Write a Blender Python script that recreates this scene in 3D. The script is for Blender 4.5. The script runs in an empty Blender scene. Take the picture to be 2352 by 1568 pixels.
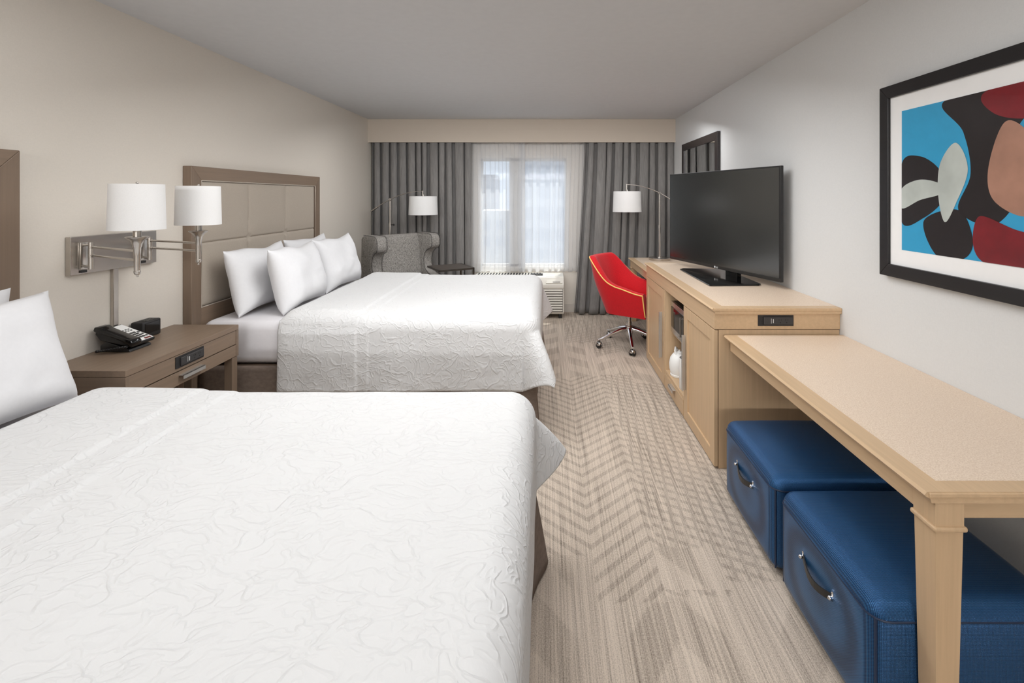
import bpy, bmesh, math, random
from mathutils import Vector, Matrix, noise
random.seed(7)
PI = math.pi
S = bpy.context.scene
COL = S.collection
# ------------------------------------------------------------------ camera, world, lights, exposure
F = 1100.0                                   # focal length in pixels of the 2352x1568 frame
cd = bpy.data.cameras.new('camera'); cam = bpy.data.objects.new('camera', cd); COL.objects.link(cam)
cam.location = (0, 0, 1.45); cam.rotation_euler = (PI/2, 0, 0)
cd.sensor_width = 36; cd.lens = 36*F/2352
cd.shift_x = -82/2352; cd.shift_y = -331/2352
cd.clip_start = 0.05; cd.clip_end = 300
S.camera = cam
S.view_settings.view_transform = 'Standard'; S.view_settings.look = 'None'
S.view_settings.exposure = 0.45; S.view_settings.gamma = 1.0
S.view_settings.use_curve_mapping = False
w = bpy.data.worlds.new('sky'); S.world = w; w.use_nodes = True
bg = w.node_tree.nodes['Background']
bg.inputs[0].default_value = (0.76, 0.85, 1.0, 1); bg.inputs[1].default_value = 0.85
def area(name, loc, rot, sx, sy, watts, col=(1, 1, 1)):
    l = bpy.data.lights.new(name, 'AREA'); l.shape = 'RECTANGLE'; l.size = sx; l.size_y = sy
    l.energy = watts; l.color = col
    o = bpy.data.objects.new(name, l); o.location = loc; o.rotation_euler = rot; COL.objects.link(o)
    return o
W_ = (0.97, 0.985, 1.0)
area('ceiling_light', (-0.45, 1.0, 2.385), (0, 0, 0), 2.3, 2.0, 26, W_)
area('far_fill', (-0.25, 2.65, 2.10), (math.radians(16), 0, 0), 2.0, 0.8, 23, W_)  # added fill lamp without a fixture, turned away from the camera to stay unseen
area('far_fill', (-0.1, 4.5, 2.15), (math.radians(12), 0, 0), 3.0, 0.7, 18, W_)  # another added, unseen fill to brighten the far end of the room
area('front_fill', (-0.4, -6.6, 2.27), (math.radians(86), 0, 0), 3.4, 0.25, 130, W_)  # added frontal fill far behind the camera, lifts the camera-facing sides
area('sky_light', (-0.3, 7.6, 4.2), (math.radians(-36), 0, 0), 3.0, 2.0, 120, (0.93, 0.96, 1.0))
sl = bpy.data.lights.new('sun', 'SUN'); sl.energy = 4.5; sl.angle = 0.01; sl.color = (1, 0.96, 0.9)
so = bpy.data.objects.new('sun', sl); so.rotation_euler = (math.radians(-20), math.radians(6), 0); COL.objects.link(so)

# ------------------------------------------------------------------ material helpers
def lin(c):
    r = []
    for v in c[:3]:
        v /= 255.0
        r.append(v/12.92 if v <= 0.04045 else ((v+0.055)/1.055)**2.4)
    return (r[0], r[1], r[2], 1)
class N:
    def __init__(s, name):
        s.m = bpy.data.materials.new(name); s.m.use_nodes = True
        s.t = s.m.node_tree; s.p = s.t.nodes['Principled BSDF']; s.out = s.t.nodes['Material Output']
    def node(s, typ, **kw):
        n = s.t.nodes.new(typ)
        for k, v in kw.items(): setattr(n, k, v)
        return n
    def link(s, a, b): s.t.links.new(a, b)
    def put(s, sock, v):
        if hasattr(v, 'is_output'): s.link(v, sock)
        else: sock.default_value = v
    def math(s, op, a, b=0.0, c=None):
        n = s.node('ShaderNodeMath', operation=op)
        s.put(n.inputs[0], a); s.put(n.inputs[1], b)
        if c is not None: s.put(n.inputs[2], c)
        return n.outputs[0]
    def coords(s, scale=(1, 1, 1), kind='Object'):
        tc = s.node('ShaderNodeTexCoord'); mp = s.node('ShaderNodeMapping')
        mp.inputs['Scale'].default_value = scale
        s.link(tc.outputs[kind], mp.inputs[0]); return mp.outputs[0]
    def noise(s, vec, scale=5, detail=3, rough=0.5, dist=0.0):
        n = s.node('ShaderNodeTexNoise'); s.link(vec, n.inputs['Vector'])
        n.inputs['Scale'].default_value = scale; n.inputs['Detail'].default_value = detail
        n.inputs['Roughness'].default_value = rough; n.inputs['Distortion'].default_value = dist
        return n.outputs[0]
    def ramp(s, fac, stops):
        n = s.node('ShaderNodeValToRGB'); e = n.color_ramp.elements
        while len(e) < len(stops): e.new(0.5)
        for el, (p, c) in zip(e, stops): el.position = p; el.color = c
        s.link(fac, n.inputs[0]); return n.outputs[0]
    def mix(s, fac, a, b):
        n = s.node('ShaderNodeMix', data_type='RGBA')
        s.put(n.inputs[0], fac); s.put(n.inputs[6], a); s.put(n.inputs[7], b)
        return n.outputs[2]
    def bump(s, h, strength=0.3, dist=0.002, prev=None):
        n = s.node('ShaderNodeBump'); n.inputs['Strength'].default_value = strength
        n.inputs['Distance'].default_value = dist
        s.link(h, n.inputs['Height'])
        if prev is not None: s.link(prev, n.inputs['Normal'])
        s.link(n.outputs[0], s.p.inputs['Normal']); return n.outputs[0]
    def base(s, c, rough=0.5, metal=0.0, spec=0.5, **kw):
        s.put(s.p.inputs['Base Color'], c); s.p.inputs['Roughness'].default_value = rough
        s.p.inputs['Metallic'].default_value = metal
        s.p.inputs['Specular IOR Level'].default_value = spec
        for k, v in kw.items(): s.p.inputs[k.replace('_', ' ')].default_value = v
        return s
def plain(name, c, rough=0.5, metal=0.0, var=0.06, spec=0.5, scale=20, **kw):
    n = N(name); v = n.noise(n.coords(), scale, 3)
    a = lin(c); lo = tuple(x*(1-var) for x in a[:3])+(1,); hi = tuple(min(1, x*(1+var)) for x in a[:3])+(1,)
    n.base(n.ramp(v, [(0.3, lo), (0.7, hi)]), rough, metal, spec, **kw); return n.m
def wood(name, c, grain=(2, 2, 40), rough=0.42, var=0.08, axis=0):
    # grain runs along object axis: low scale along it, high across
    sc = [60, 60, 60]; sc[axis] = 2.2
    n = N(name); v = n.noise(n.coords(tuple(sc)), 1.0, 4, 0.6, 0.4)
    big = n.noise(n.coords((3, 3, 3)), 1.0, 2)
    a = lin(c)
    lo = tuple(x*(1-var) for x in a[:3])+(1,); hi = tuple(min(1, x*(1+var)) for x in a[:3])+(1,)
    c1 = n.ramp(v, [(0.3, lo), (0.7, hi)])
    c2 = n.mix(n.math('MULTIPLY', big, 0.35), c1, a)
    n.base(c2, rough, 0, 0.4); n.bump(v, 0.06, 0.001); return n.m
def cloth(name, c, scale=900, rough=0.9, var=0.1, bstr=0.25, sheen=0.0, streak=None):
    n = N(name)
    co = n.coords()
    v = n.noise(n.coords((1, 1, 1) if streak is None else streak), scale if streak is None else 1.0, 3, 0.6)
    a = lin(c); lo = tuple(x*(1-var) for x in a[:3])+(1,); hi = tuple(min(1, x*(1+var)) for x in a[:3])+(1,)
    n.base(n.ramp(v, [(0.32, lo), (0.68, hi)]), rough, 0, 0.2)
    if sheen: n.p.inputs['Sheen Weight'].default_value = sheen
    n.bump(v, bstr, 0.0012); return n.m
M = {}
# wall vinyl: fine horizontal/vertical weave
def wallmat(name, c):
    n = N(name)
    a = n.noise(n.coords((420, 420, 90)), 1, 2); b = n.noise(n.coords((90, 90, 420)), 1, 2)
    s_ = n.math('ADD', a, b); col = lin(c)
    lo = tuple(x*0.975 for x in col[:3])+(1,); hi = tuple(x*1.02 for x in col[:3])+(1,)
    n.base(n.ramp(n.math('MULTIPLY', s_, 0.5), [(0.35, lo), (0.65, hi)]), 0.75, 0, 0.25)
    n.bump(s_, 0.08, 0.001); return n.m
M['wall'] = wallmat('wall_vinyl', (216, 208, 197))
M['wall_r'] = wallmat('wall_vinyl_cool', (216, 216, 215))
M['valance'] = wallmat('valance_vinyl', (196, 184, 170))
M['ceiling'] = plain('ceiling_paint', (210, 210, 211), 0.9, var=0.015, spec=0.1)
M['base'] = plain('baseboard_paint', (200, 192, 182), 0.6, var=0.02)
M['wood'] = wood('blond_wood', (200, 170, 135), axis=2)
M['woodY'] = wood('blond_wood_long', (200, 170, 135), axis=1)
M['woodX'] = wood('blond_wood_cross', (200, 170, 135), axis=0)
n = N('speckled_laminate'); v = n.noise(n.coords((1, 1, 1)), 260, 2, 0.6)
n.base(n.ramp(v, [(0.35, lin((214, 190, 166))), (0.65, lin((234, 214, 193)))]), 0.42, 0, 0.5); n.bump(v, 0.15, 0.0006); M['lam'] = n.m
M['brown'] = wood('taupe_wood', (122, 104, 88), axis=2, var=0.1)
M['brownY'] = wood('taupe_wood_long', (128, 109, 92), axis=1, var=0.1)
M['brownX'] = wood('taupe_wood_cross', (122, 104, 88), axis=0, var=0.1)
M['linen'] = cloth('headboard_linen', (172, 161, 148), 700, 0.9, 0.13, 0.3)
M['welt'] = plain('pale_piping', (190, 178, 165), 0.6, var=0.02)
M['nickel'] = plain('brushed_nickel', (190, 184, 177), 0.27, 1.0, 0.04)
M['alu'] = plain('satin_aluminium', (205, 203, 200), 0.4, 0.9, 0.02)
M['chrome'] = plain('polished_chrome', (225, 225, 226), 0.08, 1.0, 0.01)
n = N('white_shade_linen'); v = n.noise(n.coords((1, 1, 1)), 500, 2)
n.base(n.ramp(v, [(0.3, lin((236, 235, 234))), (0.7, lin((246, 245, 244)))]), 0.9, 0, 0.1)
tr = n.node('ShaderNodeBsdfTranslucent'); tr.inputs[0].default_value = lin((245, 242, 238))
mx = n.node('ShaderNodeMixShader'); mx.inputs[0].default_value = 0.3
n.link(n.p.outputs[0], mx.inputs[1]); n.link(tr.outputs[0], mx.inputs[2]); n.link(mx.outputs[0], n.out.inputs[0]); M['shade'] = n.m
M['black'] = plain('black_plastic', (26, 25, 25), 0.35, var=0.1)
M['blackmat'] = plain('matte_black', (34, 32, 32), 0.6, var=0.08)
M['gloss'] = plain('gloss_black', (12, 12, 13), 0.08, var=0.05)
M['dark'] = plain('dark_slot', (10, 10, 10), 0.7, var=0.05)
M['white'] = plain('white_plastic', (240, 239, 236), 0.35, var=0.015)
M['ivory'] = plain('ivory_plastic', (222, 217, 207), 0.45, var=0.02)
M['pillow'] = cloth('white_cotton', (222, 221, 222), 60, 0.85, 0.012, 0.1)
M['sheet'] = cloth('white_sheet', (222, 219, 221), 40, 0.85, 0.015, 0.25)
# embossed coverlet
n = N('embossed_white_coverlet')
wv = n.node('ShaderNodeTexNoise'); wv.inputs['Scale'].default_value = 5.0; wv.inputs['Detail'].default_value = 2
n.link(n.coords((1, 1, 1)), wv.inputs['Vector'])
add = n.node('ShaderNodeVectorMath', operation='MULTIPLY_ADD'); n.link(wv.outputs['Color'], add.inputs[0])
add.inputs[1].default_value = (0.22, 0.22, 0.22); n.link(n.coords((1, 1.5, 1)), add.inputs[2])
def ridge(vec, scale, width):
    x = n.noise(vec, scale, 1.0, 0.5)
    return n.math('MAXIMUM', n.math('SUBTRACT', 1.0, n.math('MULTIPLY', n.math('ABSOLUTE', n.math('SUBTRACT', x, 0.5)), width)), 0.0)
r1 = ridge(add.outputs[0], 11, 26); r2 = ridge(add.outputs[0], 23, 14)
fine = n.noise(n.coords((90, 60, 60)), 1.0, 3, 0.6)
hh = n.math('ADD', n.math('ADD', n.math('MULTIPLY', r1, 1.0), n.math('MULTIPLY', r2, 0.7)), n.math('MULTIPLY', fine, 0.5))
n.base(lin((212, 211, 210)), 0.85, 0, 0.15); n.bump(hh, 0.5, 0.0034); M['coverlet'] = n.m
M['skirt'] = cloth('taupe_bed_skirt', (122, 108, 98), 0, 0.85, 0.12, 0.3, streak=(40, 40, 60))
# drapes: streaky grey velvet
n = N('grey_velvet_drape'); v = n.noise(n.coords((90, 90, 7)), 1.0, 4, 0.65); v2 = n.noise(n.coords((9, 9, 2.0)), 1.0, 2)
n.base(n.ramp(n.math('ADD', n.math('MULTIPLY', v, 0.6), n.math('MULTIPLY', v2, 0.4)), [(0.25, lin((104, 101, 99))), (0.75, lin((144, 141, 138)))]), 0.7, 0, 0.3)
n.bump(v, 0.12, 0.002); M['drape'] = n.m
# sheers
n = N('white_sheer'); v = n.noise(n.coords((500, 500, 500)), 1.0, 1)
n.base(lin((246, 246, 246)), 0.9, 0, 0.1)
tl = n.node('ShaderNodeBsdfTranslucent'); tl.inputs[0].default_value = lin((246, 246, 248))
tp = n.node('ShaderNodeBsdfTransparent')
m1 = n.node('ShaderNodeMixShader'); m1.inputs[0].default_value = 0.5
n.link(n.p.outputs[0], m1.inputs[1]); n.link(tl.outputs[0], m1.inputs[2])
m2 = n.node('ShaderNodeMixShader'); n.put(m2.inputs[0], n.math('ADD', 0.58, n.math('MULTIPLY', v, 0.1)))
n.link(m1.outputs[0], m2.inputs[1]); n.link(tp.outputs[0], m2.inputs[2]); n.link(m2.outputs[0], n.out.inputs[0]); M['sheer'] = n.m
n = N('window_glass'); tp = n.node('ShaderNodeBsdfTransparent'); tp.inputs[0].default_value = (0.93, 0.96, 0.97, 1)
gl = n.node('ShaderNodeBsdfGlossy'); gl.inputs['Roughness'].default_value = 0.02
v = n.noise(n.coords((1, 1, 1)), 1, 1)
m1 = n.node('ShaderNodeMixShader'); n.put(m1.inputs[0], n.math('ADD', 0.008, n.math('MULTIPLY', v, 0.004)))
n.link(tp.outputs[0], m1.inputs[1]); n.link(gl.outputs[0], m1.inputs[2]); n.link(m1.outputs[0], n.out.inputs[0]); M['glass'] = n.m
n = N('mirror_silver'); v = n.noise(n.coords(), 2, 1); n.base(n.ramp(v, [(0, (0.8, 0.82, 0.82, 1)), (1, (0.84, 0.85, 0.85, 1))]), 0.01, 1.0); M['mirror'] = n.m
M['screen'] = plain('tv_screen', (20, 23, 22), 0.2, var=0.03, spec=0.5, IOR=2.2)
# armchair tweed
n = N('grey_tweed'); v = n.noise(n.coords((250, 250, 75)), 1.0, 4, 0.7, 0.5)
n.base(n.ramp(v, [(0.36, lin((78, 74, 72))), (0.62, lin((172, 167, 160)))]), 0.9, 0, 0.2); n.bump(v, 0.35, 0.002); M['tweed'] = n.m
M['red'] = cloth('red_upholstery', (196, 22, 32), 0, 0.75, 0.14, 0.2, sheen=0.15, streak=(60, 60, 420))
M['yellow'] = plain('yellow_piping', (240, 196, 112), 0.55, var=0.03)
# ottoman weave
n = N('blue_basket_weave')
tc = n.coords((1, 1, 1)); sep = n.node('ShaderNodeSeparateXYZ'); n.link(tc, sep.inputs[0])
u = n.math('ADD', sep.outputs[0], sep.outputs[1]); vv = n.math('ADD', n.math('SUBTRACT', sep.outputs[1], sep.outputs[0]), sep.outputs[2])
k = 2*PI/0.0065
wv_ = n.math('MULTIPLY', n.math('SINE', n.math('MULTIPLY', n.math('ADD', u, sep.outputs[2]), k)), n.math('SINE', n.math('MULTIPLY', vv, k)))
n.base(n.ramp(n.math('MULTIPLY_ADD', wv_, 0.5, 0.5), [(0.2, lin((20, 52, 90))), (0.8, lin((50, 104, 156)))]), 0.29, 0.55, 0.5)
n.bump(wv_, 0.5, 0.0012); M['blue'] = n.m
M['seam'] = plain('navy_piping', (20, 38, 66), 0.5)
M['leather'] = plain('black_leather', (30, 28, 27), 0.4)
M['steel'] = plain('dark_steel', (92, 86, 80), 0.35, 0.9)
M['darktop'] = wood('dark_brown_top', (76, 68, 62), axis=0, var=0.08)
M['inox'] = plain('stainless', (190, 186, 182), 0.25, 1.0, 0.03)
M['mat'] = plain('white_mat_board', (244, 243, 242), 0.8, var=0.01)
M['a_blue'] = plain('print_blue', (52, 160, 206), 0.3, var=0.03)
M['a_dark'] = plain('print_dark', (34, 27, 28), 0.3, var=0.1)
M['a_pale'] = plain('print_pale', (190, 196, 190), 0.3, var=0.12, scale=9)
M['a_skin'] = plain('print_tan', (172, 128, 108), 0.3, var=0.15, scale=9)
M['a_red'] = plain('print_crimson', (122, 26, 34), 0.3, var=0.2, scale=9)
M['facade'] = plain('concrete_facade', (176, 176, 178), 0.9, var=0.04, scale=0.5)
M['tower'] = plain('dark_tower_facade', (128, 128, 136), 0.9, var=0.04, scale=0.5)
M['pale'] = plain('pale_facade', (190, 186, 180), 0.9, var=0.04, scale=0.5)
M['bwin'] = plain('tinted_window', (130, 138, 150), 0.3, var=0.08)
M['frame_bk'] = wood('black_frame_wood', (30, 27, 28), axis=1, var=0.2, rough=0.35)
M['frame_br'] = wood('espresso_frame', (44, 37, 36), axis=1, var=0.15, rough=0.35)
# carpet
n = N('patterned_carpet')
tc = n.node('ShaderNodeTexCoord'); sep = n.node('ShaderNodeSeparateXYZ'); n.link(tc.outputs['Object'], sep.inputs[0])
X, Y = sep.outputs[0], sep.outputs[1]
def fr(a): return n.math('FRACT', a)
def sstep(x, lo, hi):
    mr = n.node('ShaderNodeMapRange', interpolation_type='SMOOTHSTEP'); n.put(mr.inputs[0], x)
    mr.inputs[1].default_value = lo; mr.inputs[2].default_value = hi; return mr.outputs[0]
def tri(x): return n.math('ABSOLUTE', n.math('SUBTRACT', fr(x), 0.5))          # 0..0.5
half = n.math('MULTIPLY', tri(n.math('DIVIDE', n.math('SUBTRACT', X, 0.18), 0.5)), 0.5)    # distance from a chevron spine
def stripes(coord, period, lo=0.2, hi=0.3): return sstep(tri(n.math('DIVIDE', coord, period)), lo, hi)
chev = stripes(n.math('SUBTRACT', Y, n.math('MULTIPLY', half, -0.9)), 0.085, 0.27, 0.36)
hatch = n.math('MAXIMUM', stripes(n.math('ADD', Y, n.math('MULTIPLY', X, 0.5)), 0.062, 0.26, 0.36), stripes(n.math('SUBTRACT', X, n.math('MULTIPLY', Y, 0.12)), 0.05, 0.3, 0.4))
big = n.math('MULTIPLY', stripes(n.math('ADD', Y, n.math('MULTIPLY', half, 1.3)), 0.42, 0.2, 0.26), stripes(n.math('ADD', X, 0.07), 0.5, 0.16, 0.2))
big2 = n.math('MULTIPLY', stripes(n.math('SUBTRACT', Y, n.math('MULTIPLY', half, 0.8)), 0.34, 0.22, 0.26), stripes(n.math('SUBTRACT', X, 0.02), 0.25, 0.14, 0.18))
streak = n.noise(n.coords((150, 1.6, 1)), 1.0, 3, 0.7)
streak2 = n.noise(n.coords((34, 0.9, 1)), 1.0, 2, 0.6)
pile = n.noise(n.coords((260, 190, 1)), 1.0, 2, 0.6)
band = n.math('FLOOR', n.math('DIVIDE', n.math('ADD', X, 0.32), 0.25))
wn = n.node('ShaderNodeTexWhiteNoise', noise_dimensions='2D')
cmb = n.node('ShaderNodeCombineXYZ'); n.link(band, cmb.inputs[0])
n.link(n.math('FLOOR', n.math('DIVIDE', n.math('ADD', Y, n.math('MULTIPLY', band, 0.31)), 0.9)), cmb.inputs[1]); n.link(cmb.outputs[0], wn.inputs[0])
yj = n.math('ADD', Y, n.math('MULTIPLY', n.math('SUBTRACT', wn.outputs[0], 0.5), 0.5))
mid = n.math('MULTIPLY', sstep(yj, 1.95, 1.97), n.math('SUBTRACT', 1.0, sstep(yj, 3.75, 3.77)))
farm = sstep(yj, 3.75, 3.77)
right = sstep(X, 0.46, 0.465)
midpat = n.mix(right, chev, hatch)
far_pat = n.mix(sstep(wn.outputs[0], 0.62, 0.63), n.math('MULTIPLY', big2, 0.7), hatch)
p1 = n.mix(mid, n.math('MULTIPLY', big, 0.8), midpat)
pat = n.mix(farm, p1, far_pat)
dk = n.math('ADD', n.math('MULTIPLY', pat, 0.18), n.math('ADD', n.math('MULTIPLY', n.math('SUBTRACT', streak, 0.5), 1.3), n.math('MULTIPLY', n.math('SUBTRACT', streak2, 0.5), 0.5)))
dk = n.math('ADD', dk, n.math('MULTIPLY', n.math('SUBTRACT', pile, 0.5), 1.0))
n.base(n.ramp(n.math('ADD', dk, 0.3), [(0.1, lin((210, 195, 179))), (0.9, lin((112, 101, 91)))]), 0.95, 0, 0.05)
n.bump(pile, 0.6, 0.004); M['carpet'] = n.m

# ------------------------------------------------------------------ mesh helpers
class MB:
    def __init__(s): s.bm = bmesh.new(); s.mi = 0
    def _fin(s, faces):
        for f in faces: f.material_index = s.mi
    def box(s, x0, x1, y0, y1, z0, z1, bev=0.0, seg=2, mat=None):
        b = bmesh.new(); bmesh.ops.create_cube(b, size=1)
        bmesh.ops.scale(b, vec=(abs(x1-x0), abs(y1-y0), abs(z1-z0)), verts=b.verts)
        bmesh.ops.translate(b, vec=((x0+x1)/2, (y0+y1)/2, (z0+z1)/2), verts=b.verts)
        if bev: bmesh.ops.bevel(b, geom=b.edges[:], offset=bev, segments=seg, affect='EDGES', profile=0.5)
        s.add(b, mat); return s
    def add(s, b, mat=None):
        if mat is not None: bmesh.ops.transform(b, matrix=mat, verts=b.verts)
        for f in b.faces: f.material_index = s.mi
        me = bpy.data.meshes.new('tmp'); b.to_mesh(me); b.free(); s.bm.from_mesh(me); bpy.data.meshes.remove(me)
    def cyl(s, p0, p1, r0, r1=None, n=20):
        p0, p1 = Vector(p0), Vector(p1); r1 = r0 if r1 is None else r1
        d = p1-p0; b = bmesh.new()
        bmesh.ops.create_cone(b, cap_ends=True, segments=n, radius1=r0, radius2=r1, depth=d.length)
        q = d.to_track_quat('Z', 'Y').to_matrix().to_4x4()
        s.add(b, Matrix.Translation((p0+p1)/2) @ q); return s
    def lathe(s, prof, c=(0, 0, 0), n=32, closed=False):
        b = bmesh.new(); rings = []
        for r, z in prof:
            rings.append([b.verts.new((c[0]+r*math.cos(2*PI*i/n), c[1]+r*math.sin(2*PI*i/n), c[2]+z)) for i in range(n)])
        pr = list(zip(rings, rings[1:]))
        if closed: pr.append((rings[-1], rings[0]))
        for a, d in pr:
            for i in range(n):
                b.faces.new((a[i], a[(i+1) % n], d[(i+1) % n], d[i]))
        if not closed:
            if prof[0][0] > 1e-5: b.faces.new(rings[0][::-1])
            if prof[-1][0] > 1e-5: b.faces.new(rings[-1])
        bmesh.ops.remove_doubles(b, verts=b.verts, dist=1e-6)
        bmesh.ops.recalc_face_normals(b, faces=b.faces)
        s.add(b); return s
    def tube(s, pts, r, n=8, closed=False, flat=None):
        pts = [Vector(p) for p in pts]; b = bmesh.new(); rings = []
        L = len(pts); up = None
        for i, p in enumerate(pts):
            if closed: t = pts[(i+1) % L]-pts[i-1]
            else: t = pts[min(i+1, L-1)]-pts[max(i-1, 0)]
            t.normalize()
            if up is None:
                up = Vector((0, 0, 1)) if abs(t.z) < 0.9 else Vector((1, 0, 0))
            a = t.cross(up)
            if a.length < 1e-4: a = t.cross(Vector((0.3, 1, 0.2)))
            a.normalize(); u = a.cross(t).normalized(); up = u
            rr = r[i] if isinstance(r, (list, tuple)) else r
            ra, ru = (rr, rr) if flat is None else flat
            rings.append([b.verts.new(p+a*ra*math.cos(2*PI*k/n)+u*ru*math.sin(2*PI*k/n)) for k in range(n)])
        rg = list(zip(rings, rings[1:]))
        if closed: rg.append((rings[-1], rings[0]))
        for x, y in rg:
            for k in range(n): b.faces.new((x[k], x[(k+1) % n], y[(k+1) % n], y[k]))
        if not closed: b.faces.new(rings[0][::-1]); b.faces.new(rings[-1])
        bmesh.ops.recalc_face_normals(b, faces=b.faces)
        s.add(b); return s
    def prism(s, poly, ax, a0, a1, bev=0.0, seg=2):
        # poly: 2-D points in the two axes other than ax (cyclic order kept), extruded from a0 to a1 along ax
        b = bmesh.new()
        def P(p, a):
            v = [p[0], p[1]]; v.insert(ax, a); return v
        v0 = [b.verts.new(P(p, a0)) for p in poly]; v1 = [b.verts.new(P(p, a1)) for p in poly]
        b.faces.new(v0); b.faces.new(v1[::-1])
        for i in range(len(poly)):
            j = (i+1) % len(poly); b.faces.new((v0[j], v0[i], v1[i], v1[j]))
        bmesh.ops.recalc_face_normals(b, faces=b.faces)
        if bev: bmesh.ops.bevel(b, geom=b.edges[:], offset=bev, segments=seg, affect='EDGES', profile=0.5)
        s.add(b); return s
    def grid(s, fn, nu, nv, closed_u=False):
        b = bmesh.new()
        vs = [[b.verts.new(fn(i/(nu-1) if not closed_u else i/nu, j/(nv-1))) for j in range(nv)] for i in range(nu)]
        for i in range(nu if closed_u else nu-1):
            for j in range(nv-1):
                k = (i+1) % nu
                b.faces.new((vs[i][j], vs[k][j], vs[k][j+1], vs[i][j+1]))
        s.add(b); return s
    def ball(s, c, r, sc=(1, 1, 1), n=16):
        b = bmesh.new(); bmesh.ops.create_uvsphere(b, u_segments=n, v_segments=n//2+2, radius=r)
        s.add(b, Matrix.Translation(c) @ Matrix.Diagonal((*sc, 1))); return s
    def obj(s, name, mat, parent=None, smooth=False, kind=None, label=None, recalc=False):
        if recalc: bmesh.ops.recalc_face_normals(s.bm, faces=s.bm.faces)
        me = bpy.data.meshes.new(name)
        o = bpy.data.objects.new(name, me); COL.objects.link(o)
        if parent is not None:
            o.parent = parent
            W = WM.get(parent.name)
            if W is not None and not LOCAL.get(parent.name):
                bmesh.ops.transform(s.bm, matrix=W.inverted(), verts=s.bm.verts)
            if W is not None: WM[o.name] = W; LOCAL[o.name] = LOCAL.get(parent.name, False)
        s.bm.to_mesh(me); s.bm.free()
        for m in (mat if isinstance(mat, (list, tuple)) else [mat]): me.materials.append(m)
        if smooth:
            for p in me.polygons: p.use_smooth = True
            me.set_sharp_from_angle(angle=math.radians(smooth if not isinstance(smooth, bool) else 40))
        if kind: o['kind'] = kind
        if label: o['label'] = label
        return o
WM = {}; LOCAL = {}
def thing(name, label, cat, loc=(0, 0, 0), rotz=0.0, group=None, local=False):
    o = bpy.data.objects.new(name, None); COL.objects.link(o); o.empty_display_size = 0.1
    o.location = loc; o.rotation_euler = (0, 0, rotz); o['label'] = label; o['category'] = cat
    if group: o['group'] = group
    WM[o.name] = Matrix.Translation(loc) @ Matrix.Rotation(rotz, 4, 'Z'); LOCAL[o.name] = local
    return o
def tag(o, label, cat, group=None):
    o['label'] = label; o['category'] = cat
    if group: o['group'] = group
    return o
def dup(root, loc, label, rotz=None):
    r = root.copy(); COL.objects.link(r); r.location = loc; r['label'] = label
    if rotz is not None: r.rotation_euler = (0, 0, rotz)
    def rec(src, dst):
        for ch in list(src.children):
            c = ch.copy(); COL.objects.link(c); c.parent = dst; rec(ch, c)
    rec(root, r); return r
def mod_solid(o, t, off=-1.0):
    m = o.modifiers.new('thickness', 'SOLIDIFY'); m.thickness = t; m.offset = off; return o
def ss(x, a, b):
    t = max(0.0, min(1.0, (x-a)/(b-a))); return t*t*(3-2*t)

# ------------------------------------------------------------------ the room
XL, XR, YB, YR, ZC = -2.195, 1.561, 6.06, -7.0, 2.405
MB().box(XL-0.1, XR+0.1, YR-0.1, YB+0.1, -0.1, 0).obj('floor', M['carpet'], kind='structure')
MB().box(XL-0.1, XR+0.1, YR-0.1, YB+0.1, ZC, ZC+0.1).obj('ceiling', M['ceiling'], kind='structure')
MB().box(XL-0.1, XL, YR, YB+0.1, 0, ZC).obj('wall_left', M['wall'], kind='structure')
MB().box(XR, XR+0.1, YR, YB+0.1, 0, ZC).obj('wall_right', M['wall_r'], kind='structure')
MB().box(XL, XR, YR-0.1, YR, 0, ZC).obj('wall_rear', M['wall'], kind='structure')
WX0, WX1, WZ0, WZ1 = -0.843, 0.235, 0.575, 1.945
b = MB(); b.box(XL, WX0, YB, YB+0.1, 0, ZC); b.box(WX1, XR, YB, YB+0.1, 0, ZC)
b.box(WX0, WX1, YB, YB+0.1, 0, WZ0); b.box(WX0, WX1, YB, YB+0.1, WZ1, ZC)
b.obj('wall_far', M['wall'], kind='structure')
b = MB(); b.box(XL, XR, 5.845, 5.865, 2.121, ZC, 0.002); b.box(XL, XR, 5.843, 5.845, 2.275, 2.277)
b.box(XL, XR, 5.865, YB, 2.30, 2.31); b.obj('trim_1', M['valance'], kind='structure')
MB().box(XL, XR, YB-0.012, YB, 0, 0.1, 0.003).obj('baseboard_far', M['base'], kind='structure')
MB().box(XL, XL+0.012, YR, YB-0.012, 0, 0.1, 0.003).obj('baseboard_left', M['base'], kind='structure')
MB().box(XR-0.012, XR, YR, YB-0.012, 0, 0.1, 0.003).obj('baseboard_right', M['base'], kind='structure')
# window
win = bpy.data.objects.new('window_1', None); COL.objects.link(win); win.location = (-0.3, YB, WZ0); win['kind'] = 'structure'
WM['window_1'] = Matrix.Translation((-0.3, YB, WZ0))
b = MB()
for x0, x1, z0, z1 in [(WX0, WX1, WZ1-0.035, WZ1), (WX0, WX1, WZ0, WZ0+0.03), (WX0, WX0+0.02, WZ0, WZ1), (WX1-0.02, WX1, WZ0, WZ1), (-0.49, -0.29, WZ0, WZ1)]:
    b.box(x0, x1, YB+0.03, YB+0.09, z0, z1, 0.003)
b.obj('window_frame', plain('window_frame_paint', (196, 192, 186), 0.5, var=0.02), win)
for x0, x1 in [(WX0+0.02, -0.49), (-0.29, WX1-0.02)]:
    MB().box(x0, x1, YB+0.055, YB+0.061, WZ0+0.03, WZ1-0.035).obj('pane', M['glass'], win)
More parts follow.
